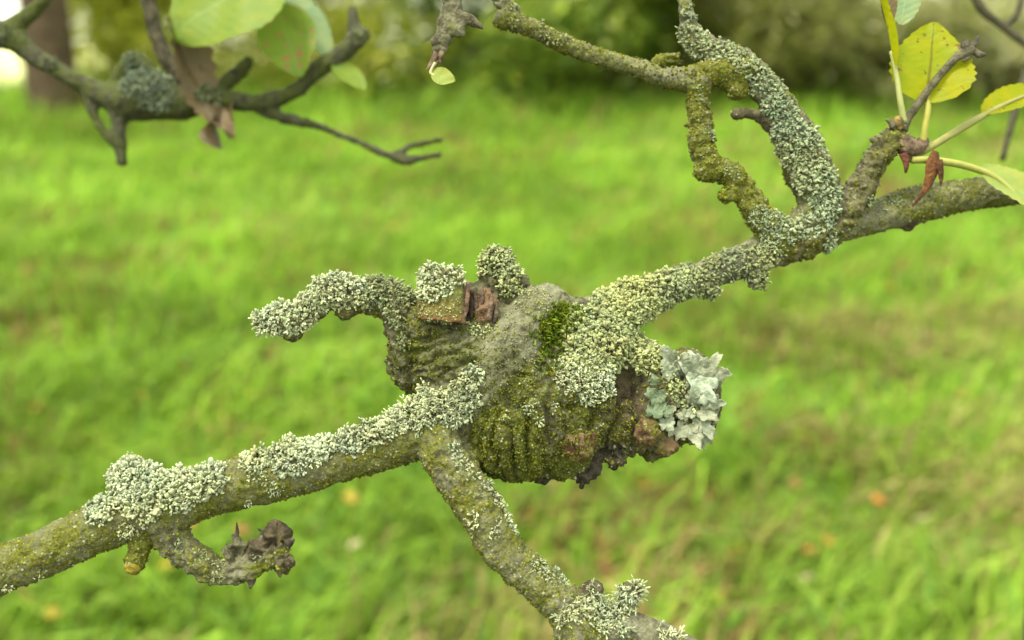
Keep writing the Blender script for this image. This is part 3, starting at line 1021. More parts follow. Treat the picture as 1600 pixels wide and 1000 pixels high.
ROS = link('leafy_lichen', raw_mesh('leafy_lichen', *sheet_lobe(PX(1072, 600, -5), RIGHT * 0.5 + UP * 0.2, -FWD + UP * 0.2, 0.012, 0.012, 0.002, 5), col=np.full((257, 3), (0.28, 0.33, 0.25))), M_PLATE, TREE)
ROS.modifiers.new('thickness', 'SOLIDIFY').thickness = 0.0005
ROS['label'] = 'pale blue-grey leafy lichen rosette on the end of the burl'
BLUE, BLUE2 = (0.215, 0.245, 0.175), (0.25, 0.27, 0.19)
GG = (0.125, 0.165, 0.10)
specs = [
    # root px, py, direction in the picture (deg, 0 = right, 90 = up), length, half width, how far it stands off, colour
    (1062, 592, 118, 56, 26, 0.15, BLUE), (1078, 600, 80, 58, 24, 0.2, BLUE), (1084, 604, 52, 66, 26, 0.2, BLUE2), (1090, 600, 22, 40, 20, 0.35, BLUE), (1066, 578, 95, 30, 18, 0.6, BLUE2),
    (1040, 618, 165, 36, 19, 0.4, GG), (1046, 626, 222, 42, 19, 0.4, GG), (1064, 640, 150, 24, 12, 0.7, BLUE2), (1056, 650, 235, 30, 15, 0.6, BLUE),
    (1092, 628, 12, 32, 18, 0.3, BLUE), (1090, 645, -20, 34, 18, 0.4, BLUE2), (1084, 655, -45, 40, 18, 0.4, BLUE), (1074, 660, -70, 40, 18, 0.5, BLUE2),
    (1064, 662, -105, 32, 16, 0.5, BLUE2), (1094, 672, -55, 26, 13, 0.4, BLUE), (1086, 678, -85, 24, 12, 0.5, BLUE), (1078, 628, 70, 22, 13, 0.8, BLUE2),
    (1098, 618, 45, 24, 13, 0.6, BLUE), (1104, 642, -5, 18, 10, 0.6, BLUE2), (1072, 646, 190, 20, 11, 0.9, BLUE2), (1100, 688, -75, 14, 5, 0.3, BLUE2), (1109, 672, -60, 15, 5, 0.3, BLUE2),
    (1106, 690, -50, 10, 4, 0.3, BLUE2), (1046, 668, 250, 16, 9, 0.5, BLUE), (1086, 636, 240, 18, 10, 0.9, BLUE), (1096, 660, 200, 16, 10, 0.9, BLUE2)]
more = []
for q, (px, py, an, L, W, out, c) in enumerate(specs):
    k_ = 0.78 if L > 30 else 0.9
    more.append((px, py, an, L * (0.95 if L > 30 else 1.0), W * k_, out, c))
    if L > 20:
        a = math.radians(an)
        f_ = rng.uniform(0.15, 0.5)
        more.append((px + math.cos(a) * L * f_ + rng.normal(0, 5), py - math.sin(a) * L * f_ + rng.normal(0, 5), an + rng.normal(0, 45), L * rng.uniform(0.35, 0.6), W * rng.uniform(0.4, 0.65), out + 0.25, tuple(np.array(c) * rng.uniform(0.8, 1.15))))
for k, (px, py, an, L, W, out, c) in enumerate(more):
    i = B.surf(px, py, 8)
    o = B.V[i] + B.N[i] * 0.0012 - FWD * 0.0012
    a = math.radians(an)
    pic = RIGHT * math.cos(a) + UP * math.sin(a)
    d = unit(pic + B.N[i] * out * 0.35 - FWD * 0.15)
    nr = unit(B.N[i] * 0.35 - FWD * 0.9 + UP * 0.2)
    add_sheet(o, d, nr, RS(L), RS(W) * 0.85, RS(min(W, 18)) * 0.15, 100 + k, ROS, c, cup=0.08)


# ------------------------------------------------------------------ dead wood on the burl
def chunk(name, pts, cols, parent, sides=14, flat=1.0, amp=0.25, fr=500, label=None, mat=None, fibre=0.0, n=6):
    rows = [[*PX(a, b, c), RS(r, c)] for (a, b, c, r) in pts]
    path = catmull(rows, n)
    V, f = tube(path, sides, flat)
    cen = V.mean(0)
    rad = np.mean(path[:, 3])
    nz = fbm(V, fr, 2, len(pts))[:, None]
    dirn = V - np.repeat(np.vstack([path[:, :3]]), sides, 0)[:len(V) - 2].tolist() if False else None
    T = np.gradient(path[:, :3], axis=0)
    base = np.vstack([np.repeat(path[:, :3], sides, 0), path[:1, :3], path[-1:, :3]])
    off = V - base
    k = 1 + amp * nz
    if fibre:
        ang = np.tile(np.arange(sides), len(path))
        ang = np.concatenate([ang, [0, 0]])
        hh = _hash(ang, ang * 3 + 1, ang * 0 + 5, 3)[:, None]
        k = k + fibre * (hh - 0.5)
    V = base + off * k + rng.normal(0, rad * 0.02, V.shape)
    t = np.clip(0.5 + 0.9 * fbm(V, fr * 0.7, 2, 13), 0, 1)[:, None]
    c = np.array(cols[0]) * (1 - t) + np.array(cols[1]) * t
    o = link(name, raw_mesh(name, V, f, c), mat or M_WOOD, parent)
    if label:
        o['label'] = label
    return o


def stub_block():
    """short pruned stub: a barrel with a flat sawn right face and a rolled orange lip"""
    nu, nv = 26, 20
    V, C = [], []
    for i in range(nv):
        t = i / (nv - 1)                       # 0 lower lip .. 1 top
        for j in range(nu):
            a = 2 * math.pi * j / nu
            ca, sa = math.cos(a), math.sin(a)
            p = 3.0
            rr = (abs(ca) ** p + abs(sa) ** p) ** (-1 / p)
            w_ = 38 * (1 - 0.10 * (2 * t - 0.8) ** 2) * (1 if 0 < i < nv - 1 else 0.82)
            x = 689 + w_ * rr * ca + 3 * t
            z = -34 + 30 * rr * sa + 22 * t
            y = 505 + 0.10 * (x - 689) - 84 * t + (0 if i else -4)
            lip = math.exp(-((t - 0.05) / 0.09) ** 2)
            V.append(PX(x, y, z - 4 * lip))
            org = np.array([0.11, 0.082, 0.014]); gr = np.array([0.11, 0.12, 0.035]); rd = np.array([0.12, 0.058, 0.024])
            c = org * (1 - t) + gr * t if t < 0.45 else gr
            k = lip * 0.8
            c = c * (1 - k) + rd * k
            if ca > 0.8:
                c = np.array([0.17, 0.11, 0.08])
            C.append(c)
    V.append(PX(689, 505, -30)); C.append((0.05, 0.03, 0.02))
    V.append(PX(692, 418, -10)); C.append((0.15, 0.13, 0.06))
    V = np.array(V)
    f = []
    for i in range(nv - 1):
        for j in range(nu):
            a, b = i * nu + j, i * nu + (j + 1) % nu
            f += [(a, a + nu, b + nu), (a, b + nu, b)]
    for j in range(nu):
        f.append((nu * nv, j, (j + 1) % nu))
        f.append((nu * nv + 1, (nv - 1) * nu + (j + 1) % nu, (nv - 1) * nu + j))
    cen = V.mean(0)
    V = V + (V - cen) * (0.10 * fbm(V, 300, 3, 8))[:, None]
    o = link('pruned_stub', raw_mesh('pruned_stub', V, np.array(f), np.array(C)), M_WOOD, TREE)
    o['label'] = 'squat pruned stub with orange-brown lip'
    return V, np.array(f)


SV, SF = stub_block()


class Mini:                                    # so that lichen can grow on the stub too
    pass


mb = Mini()
tv = SV[SF]
ar = np.linalg.norm(np.cross(tv[:, 1] - tv[:, 0], tv[:, 2] - tv[:, 0]), axis=1)
k = rng.choice(len(SF), 4000, p=ar / ar.sum())
wts = rng.dirichlet((1, 1, 1), 4000)
mb.V = (tv[k] * wts[:, :, None]).sum(1)
fn = np.cross(tv[:, 1] - tv[:, 0], tv[:, 2] - tv[:, 0])
fn /= np.linalg.norm(fn, axis=1)[:, None] + 1e-20
out = np.sign(((tv.mean(1) - SV.mean(0)) * fn).sum(1))
mb.N = (fn * out[:, None])[k]
mb.uvd = project(mb.V)
mb.surf = lambda px, py, tol=6: Body.surf(mb, px, py, tol)
patch(mb, TREE, [(670, 478, 26), (700, 480, 22), (660, 490, 14)], 'bulb', DULL, 0.42, 1.3, 0.0, fill=0.3, name='algae_crumbs')
patch(mb, TREE, [(665, 428, 22), (690, 423, 22), (714, 426, 18), (672, 450, 18), (698, 445, 15)], ('worm', 'fork'), PALE, 0.8, 1.9, 0.9, layers=2)


for q, (x0, y0, x1, y1, r, b_) in enumerate([(744, 492, 741, 452, 3.5, 0.35), (752, 480, 754, 447, 3, 0.6), (764, 500, 769, 458, 4.5, 0.6), (772, 505, 776, 474, 4, 0.45), (737, 498, 735, 462, 3, 0.3)]):
    k_ = B.surf((x0 + x1) / 2, (y0 + y1) / 2)
    zz = (B.uvd[2][k_] - D0) / D0 * F + 1
    chunk('splinter', [(x0, y0, zz, r), ((x0 + x1) / 2 + 1, (y0 + y1) / 2, zz - 1, r), (x1, y1, zz, r * 0.4)], ((0.09 * b_, 0.06 * b_, 0.04 * b_), (0.30 * b_, 0.22 * b_, 0.16 * b_)), TREE, 6, 0.7, 0.4, 500, n=4)
chunk('cut_edge', [(731, 438, -34, 2.5), (731, 455, -40, 3.6), (729, 482, -43, 3.4), (723, 500, -42, 2.5)], ((0.06, 0.035, 0.02), (0.22, 0.14, 0.10)), TREE, 8, 0.6, 0.3, 450, 'pinkish sawn edge of the pruned stub', n=6)

DK = ((0.012, 0.009, 0.007), (0.055, 0.045, 0.032))
RB = ((0.09, 0.05, 0.025), (0.28, 0.16, 0.10))
OL = ((0.045, 0.045, 0.012), (0.13, 0.14, 0.03))
# ragged end of the drooping twig
for (x0, y0, x1, y1, r) in [(369, 846, 370, 816, 4), (424, 838, 433, 816, 5), (412, 834, 402, 825, 3), (392, 900, 391, 920, 8), (436, 885, 437, 902, 8), (448, 850, 460, 842, 7), (450, 872, 458, 880, 6), (352, 862, 345, 858, 5), (410, 848, 408, 836, 7)]:
    chunk('splinter', [(x0, y0, -40, r * 1.2), ((x0 + x1) / 2 + 1, (y0 + y1) / 2, -41, r * 0.8), (x1, y1, -42, r * 0.2)], ((0.03, 0.025, 0.018), (0.13, 0.11, 0.085)), TREE, 6, 0.6, 0.3, 500, n=3)
chunk('stub_face', [(210, 880, -37, 13), (206, 890, -43, 13), (204, 894, -46, 8)], ((0.16, 0.12, 0.02), (0.30, 0.26, 0.03)), TREE, 12, 1, 0.12, 400)


# ------------------------------------------------------------------ leaves
M_STALK = col_material('leaf_stalk', 0.5, 260, 0.18, 700, 0.0001)


def leaf_material(name, base, vein, spot=None, trans=0.45, spots=0.0):
    m, n, b = newmat(name)
    uv = N(n, 'ShaderNodeAttribute', attribute_name='Col')     # r = across (0 mid .. 1 edge), g = along, b = side-vein wave
    sp = N(n, 'ShaderNodeSeparateColor')
    n.links.new(uv.outputs['Color'], sp.inputs[0])
    big = noise(n, 90, 4)
    c = mix(n, ramp(n, big, [(0.35, 0.0), (0.65, 1.0)]), base, [min(1, base[0] * 1.35), base[1] * 1.1, base[2] * 0.9])
    mid = ramp(n, sp.outputs[0], [(0.0, 1.0), (0.055, 0.0)])
    c = mix(n, mid, c, vein)
    side = ramp(n, sp.outputs[2], [(0.86, 0.0), (0.99, 0.55)])
    c = mix(n, side, c, vein)
    if spots:
        s = noise(n, 260, 3)
        c = mix(n, ramp(n, s, [(0.66 - spots, 0.0), (0.70 - spots, 1.0)]), c, spot)
    n.links.new(c, b.inputs['Base Color'])
    b.inputs['Roughness'].default_value = 0.5
    t = N(n, 'ShaderNodeBsdfTranslucent')
    n.links.new(c, t.inputs['Color'])
    ms = N(n, 'ShaderNodeMixShader')
    ms.inputs[0].default_value = trans
    n.links.new(b.outputs[0], ms.inputs[1])
    n.links.new(t.outputs[0], ms.inputs[2])
    n.links.new(ms.outputs[0], n.nodes['Material Output'].inputs['Surface'])
    bump(n, b, math_(n, 'SUBTRACT', noise(n, 300, 3), math_(n, 'MULTIPLY', sp.outputs[2], 0.6)), 0.5, 0.0006)
    return m


ML_YEL = leaf_material('yellowing_leaf', (0.26, 0.315, 0.004), (0.15, 0.13, 0.012), (0.16, 0.09, 0.02), 0.6, 0.03)
ML_GRN = leaf_material('green_leaf', (0.145, 0.235, 0.035), (0.20, 0.29, 0.07), (0.30, 0.12, 0.08), 0.45, 0.0)
ML_SPOT = leaf_material('spotted_leaf', (0.13, 0.22, 0.03), (0.19, 0.26, 0.06), (0.34, 0.11, 0.08), 0.45, 0.05)
ML_BLUE = leaf_material('dull_leaf', (0.17, 0.26, 0.14), (0.25, 0.33, 0.18), None, 0.4)
ML_DEAD = leaf_material('dead_leaf', (0.115, 0.098, 0.062), (0.05, 0.038, 0.022), (0.05, 0.03, 0.02), 0.25, 0.02)
ML_PALE = leaf_material('pale_leaf', (0.22, 0.30, 0.075), (0.28, 0.34, 0.10), None, 0.4)
ML_FALL = [leaf_material('fallen_yellow', (0.30, 0.24, 0.03), (0.45, 0.30, 0.05), None, 0.3), leaf_material('fallen_orange', (0.34, 0.15, 0.03), (0.3, 0.12, 0.03), None, 0.3),
           leaf_material('fallen_pale', (0.30, 0.29, 0.18), (0.33, 0.3, 0.2), None, 0.3), leaf_material('fallen_brown', (0.22, 0.10, 0.045), (0.14, 0.06, 0.03), None, 0.2)]


def leaf_mesh(base, tip, nrm, W, cup=0.2, droop=0.1, wave=0.08, serr=0.04, blunt=0.8, nu=22, nv=11, seed=0, fold=0.0):
    r_ = np.random.default_rng(seed)
    base, tip = np.asarray(base, float), np.asarray(tip, float)
    L = np.linalg.norm(tip - base)
    d = (tip - base) / L
    nrm = unit(np.asarray(nrm, float) - d * np.dot(nrm, d))
    s = np.cross(d, nrm)
    ph = r_.uniform(0, 6.28, 3)
    V, C = [], []
    for i in range(nu):
        t = i / (nu - 1)
        wd = math.sin(math.pi * min(1, t * 0.98 + 0.01) ** blunt) ** 0.72
        for j in range(nv):
            q = -1 + 2 * j / (nv - 1)
            e = 1 + (serr * (1 if i % 2 else -1) if abs(q) == 1 else 0)
            x = q * W * wd * e
            z = cup * abs(q) ** 1.5 * W * wd - droop * L * (t - 0.3) ** 2 + wave * W * math.sin(6 * t + ph[0]) * abs(q) + 0.03 * W * math.sin(13 * t + 4 * q + ph[1]) + fold * abs(q) * W
            V.append(base + d * (t * L) + s * x + nrm * z)
            sv = 0.5 + 0.5 * math.cos(2 * math.pi * (t * 8.5 - abs(q) * 1.3))
            C.append((abs(q), t, sv))
    Q = [(i * nv + j, i * nv + j + 1, (i + 1) * nv + j + 1, (i + 1) * nv + j) for i in range(nu - 1) for j in range(nv - 1)]
    return np.array(V), np.array(Q), np.array(C)


def leaf(parent, base, tip, W, mat, nrm=None, stalk=None, stalk_r=2.2, stalk_col=(0.30, 0.36, 0.09), label=None, name='leaf', **kw):
    """base/tip/stalk in (px, py, dz)"""
    b, t = PX(*base), PX(*tip)
    nrm = -FWD + UP * 0.3 if nrm is None else nrm
    V, Q, C = leaf_mesh(b, t, nrm, RS(W, base[2]), **kw)
    o = link(name, raw_mesh(name, V, Q, C), mat, parent)
    if label:
        o['label'] = label
    if stalk:
        rows = [[*PX(*p[:3]), RS(p[3] if len(p) > 3 else stalk_r, p[2])] for p in stalk]
        V, f = tube(catmull(rows, 6), 8)
        link('leaf_stalk', raw_mesh('leaf_stalk', V, f, np.tile(stalk_col, (len(V), 1))), M_STALK, o)
    return o


Z = DZ
leaf(TREE, (1447, 160, Z), (1462, 30, Z + 30), 64, ML_YEL, stalk=[(1441, 232, Z - 4, 7), (1445, 200, Z - 8, 5), (1450, 170, Z - 4, 4.5), (1449, 150, Z + 2, 3)], cup=0.25, droop=0.15, serr=0.035, blunt=0.62, wave=0.12, seed=3,
     nrm=-FWD + UP * 0.25 - RIGHT * 0.15, stalk_col=(0.24, 0.24, 0.04), label='broad yellow-green leaf with a brown streak')
leaf(TREE, (1399, 110, Z - 10), (1366, -60, Z - 30), 17, ML_YEL, stalk=[(1413, 192, Z - 6, 5), (1407, 160, Z - 10, 4.5), (1401, 120, Z - 10, 4), (1393, 80, Z - 12, 3.5)], cup=0.7, serr=0.02, seed=4, nrm=-FWD * 0.4 + RIGHT * 0.9,
     stalk_col=(0.27, 0.29, 0.11), label='narrow yellow leaf seen edge on')
leaf(TREE, (1388, 38, Z - 16), (1384, -40, Z - 20), 13, ML_DEAD, cup=0.5, seed=5, label='curled brown leaf edge')
leaf(TREE, (1408, 38, Z + 40), (1425, -60, Z + 60), 24, ML_BLUE, seed=6, label='dull green leaf tip')
leaf(TREE, (1534, 260, Z + 10), (1660, 340, Z - 10), 36, ML_PALE, stalk=[(1424, 250, Z - 8, 6), (1450, 250, Z - 10, 6), (1495, 256, Z - 4, 6), (1535, 268, Z + 4, 5.5), (1566, 285, Z + 2, 4), (1600, 318, Z - 8, 2.5)], cup=0.15, seed=7, nrm=-FWD * 0.8 + UP * 0.55 + RIGHT * 0.2,
     stalk_col=(0.24, 0.25, 0.06), label='pale green leaf at the end of a long stalk')
leaf(TREE, (1535, 178, Z + 40), (1650, 130, Z + 60), 28, ML_YEL, stalk=[(1420, 248, Z, 7), (1460, 226, Z + 10, 6), (1510, 196, Z + 30, 6), (1560, 168, Z + 44, 4), (1600, 150, Z + 50, 2.5)], cup=0.4, seed=8, nrm=-FWD * 0.6 + UP * 0.6,
     stalk_col=(0.20, 0.20, 0.06), label='yellow-green leaf on a slanting stalk')
for k, pts in enumerate([
        [(1408, 205, Z - 2, 9), (1422, 180, Z, 7), (1460, 128, Z - 4, 6), (1492, 92, Z - 8, 6.5), (1512, 80, Z - 8, 9), (1522, 78, Z - 8, 6)]]):
    rows = [[*PX(*p[:3]), RS(p[3], p[2])] for p in pts]
    V, f = tube(catmull(rows, 6), 10, jitter=0.05)
    link('twig', raw_mesh('twig', V, f, np.tile((0.3, 0.2, 0.45), (len(V), 1))), M_BARK, TREE)
DW = ((0.03, 0.025, 0.02), (0.11, 0.10, 0.07))
for pts in [[(1512, 82, Z - 8, 8), (1508, 70, Z - 10, 8), (1506, 62, Z - 10, 3)], [(1518, 78, Z - 8, 7), (1530, 85, Z - 10, 6), (1540, 85, Z - 12, 3)], [(1516, 78, Z - 8, 7), (1524, 66, Z - 12, 5), (1530, 56, Z - 14, 2)], [(1514, 88, Z - 8, 5), (1508, 94, Z - 12, 3), (1503, 95, Z - 12, 1.5)]]:
    chunk('bud_scale', pts, DW, TREE, 7, 0.8, 0.35, 500, n=4)
# bud base with pinkish scales and dried stipules
PK = ((0.055, 0.036, 0.022), (0.20, 0.145, 0.10))
chunk('bud_base', [(1402, 216, Z - 4, 12), (1416, 228, Z - 6, 16), (1432, 232, Z - 4, 13), (1447, 216, Z - 4, 7)], PK, TREE, 20, 1, 0.4, 420, 'pinkish leaf bud base on the spur')
chunk('bud_base', [(1405, 200, Z - 10, 9), (1404, 190, Z - 14, 8), (1402, 182, Z - 14, 5)], ((0.05, 0.045, 0.02), (0.24, 0.17, 0.06)), TREE, 9, 1, 0.3, 400)
chunk('bud_scale', [(1396, 200, Z - 14, 5), (1390, 190, Z - 16, 4), (1384, 187, Z - 16, 1.5)], DW, TREE, 6, 1, 0.2, 400, n=3)
chunk('bud_scale', [(1412, 240, Z - 14, 9), (1416, 256, Z - 16, 6), (1415, 270, Z - 16, 2)], ((0.06, 0.02, 0.012), (0.14, 0.05, 0.03)), TREE, 7, 0.6, 0.2, 400, n=3)
chunk('dried_stipule', [(1462, 236, Z - 16, 6), (1458, 258, Z - 18, 14), (1452, 282, Z - 18, 9), (1441, 303, Z - 20, 4), (1426, 322, Z - 22, 2)], ((0.045, 0.018, 0.008), (0.16, 0.065, 0.02)), TREE, 8, 0.25, 0.12, 300, 'curled reddish brown dried stipule', n=5)
chunk('dried_stipule', [(1466, 250, Z - 18, 8), (1470, 270, Z - 18, 6), (1470, 291, Z - 18, 1.5)], ((0.045, 0.018, 0.008), (0.15, 0.06, 0.02)), TREE, 7, 0.3, 0.12, 300, n=4)

# ------------------------------------------------------------------ short twig hanging into the top of the picture
H = Body()
h0 = H.part('stem', [(735, -170, 20, 20), (716, -60, 14, 17), (707, 0, 10, 15), (702, 24, 8, 16), (696, 44, 6, 15), (690, 68, 6, 12), (684, 88, 4, 8)], algae=0.35, brown=0.2, ring=1.0)
H.part('spur', [(704, 36, 4, 15), (716, 46, -2, 12), (720, 56, -4, 8)], 0.5, ring=0.6)
H.part('spur', [(708, 20, 4, 10), (730, 30, 0, 8), (746, 39, -2, 5), (758, 46, -2, 2.5)], 0.2, brown=0.4)
H.part('spur', [(694, 50, 6, 11), (682, 62, 2, 9), (674, 68, 0, 5)], 0.3, brown=0.5)
H.build(0.0007, 4, bark_disp)
HT = thing('hanging_twig', 'short brown twig hanging with one small pale green leaf at its tip', 'twig', PX(735, -170, 20))
H.emit(HT)
for pts in [[(686, 82, 2, 8), (676, 96, 0, 5), (667, 110, -2, 1.5)], [(686, 84, 4, 7), (681, 100, 2, 4), (676, 110, 2, 1.5)], [(692, 74, -2, 6), (689, 90, -4, 4), (688, 98, -4, 2)]]:
    chunk('bud_scale', pts, PK, HT, 7, 0.6, 0.25, 400, n=4)
leaf(HT, (674, 114, 0), (711, 126, -4), 15, ML_PALE, cup=0.15, seed=12, serr=0.0, stalk=[(680, 98, 0, 3), (675, 106, 0, 2.6), (673, 114, 0, 2.4), (678, 118, 0, 2)], stalk_col=(0.4, 0.4, 0.2), label='small pale green leaf')

# ------------------------------------------------------------------ blurred branch behind, upper left
DB = 0.62
ZB = (DB - D0) / D0 * F
def bz(pts, dz=0):
    return [(a, b, ZB + dz, r) for (a, b, r) in pts]


K = Body()
k0 = K.part('limb', [(-760, -10, ZB + 120, 42), (-580, 0, ZB + 60, 36)] + bz([(-420, 10, 30), (-200, 35, 26), (-60, 52, 24), (8, 54, 22), (56, 90, 15), (106, 118, 14), (146, 140, 16), (196, 158, 30), (240, 152, 36), (285, 163, 26), (322, 154, 19), (378, 160, 14), (411, 159, 14), (460, 143, 13), (492, 112, 14), (531, 86, 14), (556, 62, 14)]), algae=0.62, mat=M_DARKBARK)
K.part('limb', bz([(4, 52, 18), (36, 30, 13), (64, 4, 12), (110, -60, 9), (150, -150, 5)]), 0.62, mat=M_DARKBARK)
K.part('twig', bz([(558, 64, 12), (553, 40, 10), (551, 10, 8)]), 0.52, mat=M_DARKBARK)
K.part('twig', bz([(540, 80, 14), (562, 58, 15), (570, 44, 8)]), 0.52, mat=M_DARKBARK)
K.part('twig', bz([(178, 150, 14), (190, 112, 13), (212, 95, 12), (232, 108, 13), (248, 140, 14)]), 0.72, mat=M_DARKBARK)
K.part('twig', bz([(135, 150, 9), (150, 185, 8), (170, 215, 8), (188, 236, 9)]), 0.62, mat=M_DARKBARK)
K.part('pruned_stub', bz([(184, 180, 14), (187, 220, 11), (191, 258, 9)], -6), 0.52, mat=M_DARKBARK)
K.part('twig', bz([(390, 162, 10), (425, 178, 9), (444, 185, 9), (492, 195, 6.5), (557, 221, 6.5), (600, 240, 7), (632, 250, 8), (660, 246, 6), (690, 241, 5)], 10), 0.52, mat=M_DARKBARK)
K.part('twig', bz([(612, 240, 6), (640, 230, 5.5), (661, 224, 5), (694, 217, 4.5)], 10), 0.52, mat=M_DARKBARK)
K.part('limb', bz([(150, -300, 5), (185, -170, 9), (222, -40, 12), (236, 20, 13), (250, 70, 13), (268, 105, 13), (290, 125, 12), (300, 150, 12)], 40), 0.2, brown=0.4, mat=M_DARKBARK)
K.part('twig', bz([(322, 155, 14), (352, 132, 12), (380, 108, 12), (392, 92, 8)], 20), 0.62, mat=M_DARKBARK)
K.build(0.0013, 4, bark_disp)
KT = thing('apple_branch', 'dark out-of-focus branch with green leaves and a dead leaf, behind the lichened one', 'branch', PX(-420, 10, ZB))
K.emit(KT)
jk = PX(-760, -10, ZB + 120)
small_trunk(KT, jk[0] - 0.03, jk[1] + 0.02, 1.9, 0.06, M_DARKBARK, 8, [
    [[jk[0] - 0.03, jk[1] + 0.02, 1.8, 0.04], [jk[0] - 0.1, jk[1] + 0.1, 2.2, 0.025], [jk[0] - 0.1, jk[1] + 0.2, 2.6, 0.006]]])
patch(K, KT, [(215, 120, 30), (235, 130, 34), (210, 100, 14), (250, 150, 22)], ('fork', 'scale'), ((0.05, 0.065, 0.04), (0.17, 0.21, 0.145)), 0.9, 2.2, 0.8, layers=2)
patch(K, KT, [(322, 140, 16), (338, 145, 12), (560, 55, 12), (10, 50, 14), (75, 95, 10)], 'fork', ((0.05, 0.06, 0.03), (0.16, 0.19, 0.11)), 0.9, 2.2, 0.5)
zb = ZB
leaf(KT, (440, -62, zb - 60), (262, 52, zb - 90), 96, ML_GRN, seed=21, serr=0.015, cup=0.12, nrm=-FWD * 0.9 + UP * 0.35, stalk=[(470, -90, zb - 40), (455, -66, zb - 50), (440, -50, zb - 60)], label='large ribbed green leaf above the dead leaf')
leaf(KT, (432, 8, zb - 30), (470, 118, zb - 50), 46, ML_SPOT, seed=22, serr=0.015, cup=0.12, nrm=-FWD + UP * 0.15, label='green leaf with reddish spots')
leaf(KT, (436, -20, zb + 10), (522, 90, zb - 10), 30, ML_BLUE, seed=23, cup=0.2, nrm=-FWD * 0.8 + UP * 0.5 + RIGHT * 0.2)
leaf(KT, (520, 100, zb - 10), (572, 140, zb - 20), 22, ML_GRN, seed=24, cup=0.3, nrm=-FWD * 0.6 + UP * 0.7)
# dead curled leaf
leaf(KT, (262, 40, zb - 20), (352, 228, zb - 16), 32, ML_DEAD, seed=25, serr=0.12, cup=1.1, droop=-0.25, wave=0.9, nrm=-FWD * 0.8 + RIGHT * 0.6, name='dead_leaf', label='curled brown dead leaf caught on the branch')
leaf(KT, (330, 150, zb - 10), (344, 232, zb - 24), 17, ML_DEAD, seed=26, serr=0.15, cup=0.9, wave=1.0, nrm=-FWD * 0.6 - RIGHT * 0.8, name='dead_leaf')
leaf(KT, (350, 140, zb - 6), (362, 215, zb - 10), 14, ML_DEAD, seed=27, serr=0.15, cup=0.9, wave=1.0, nrm=-FWD, name='dead_leaf')

# dark thin twigs at the upper right, behind
sg = PX(1780, 160, 900)
R2 = thing('background_twig', 'thin dark bare sapling twigs behind the yellow leaf', 'twig', (sg[0], sg[1], float(gz(sg[0], sg[1]))))
small_trunk(R2, sg[0], sg[1], sg[2] + 0.1, 0.008, M_DARKBARK, 9)
for pts in [[(1500, -60, 9), (1532, 10, 7), (1560, 36, 6), (1600, 66, 6), (1680, 120, 7), (1780, 190, 9)], [(1605, -40, 4), (1590, 20, 5), (1566, 42, 5)], [(1612, 90, 7), (1592, 150, 6), (1578, 205, 5), (1566, 250, 4)], [(1660, 108, 6), (1630, 100, 6), (1606, 108, 6)]]:
    rows = [[*PX(a, b, 900), RS(r, 900)] for a, b, r in pts]
    V, f = tube(catmull(rows, 5), 8, jitter=0.05)
    link('twig', raw_mesh('twig', V, f, np.tile((0.3, 0.3, 0.3), (len(V), 1))), M_DARKBARK, R2)


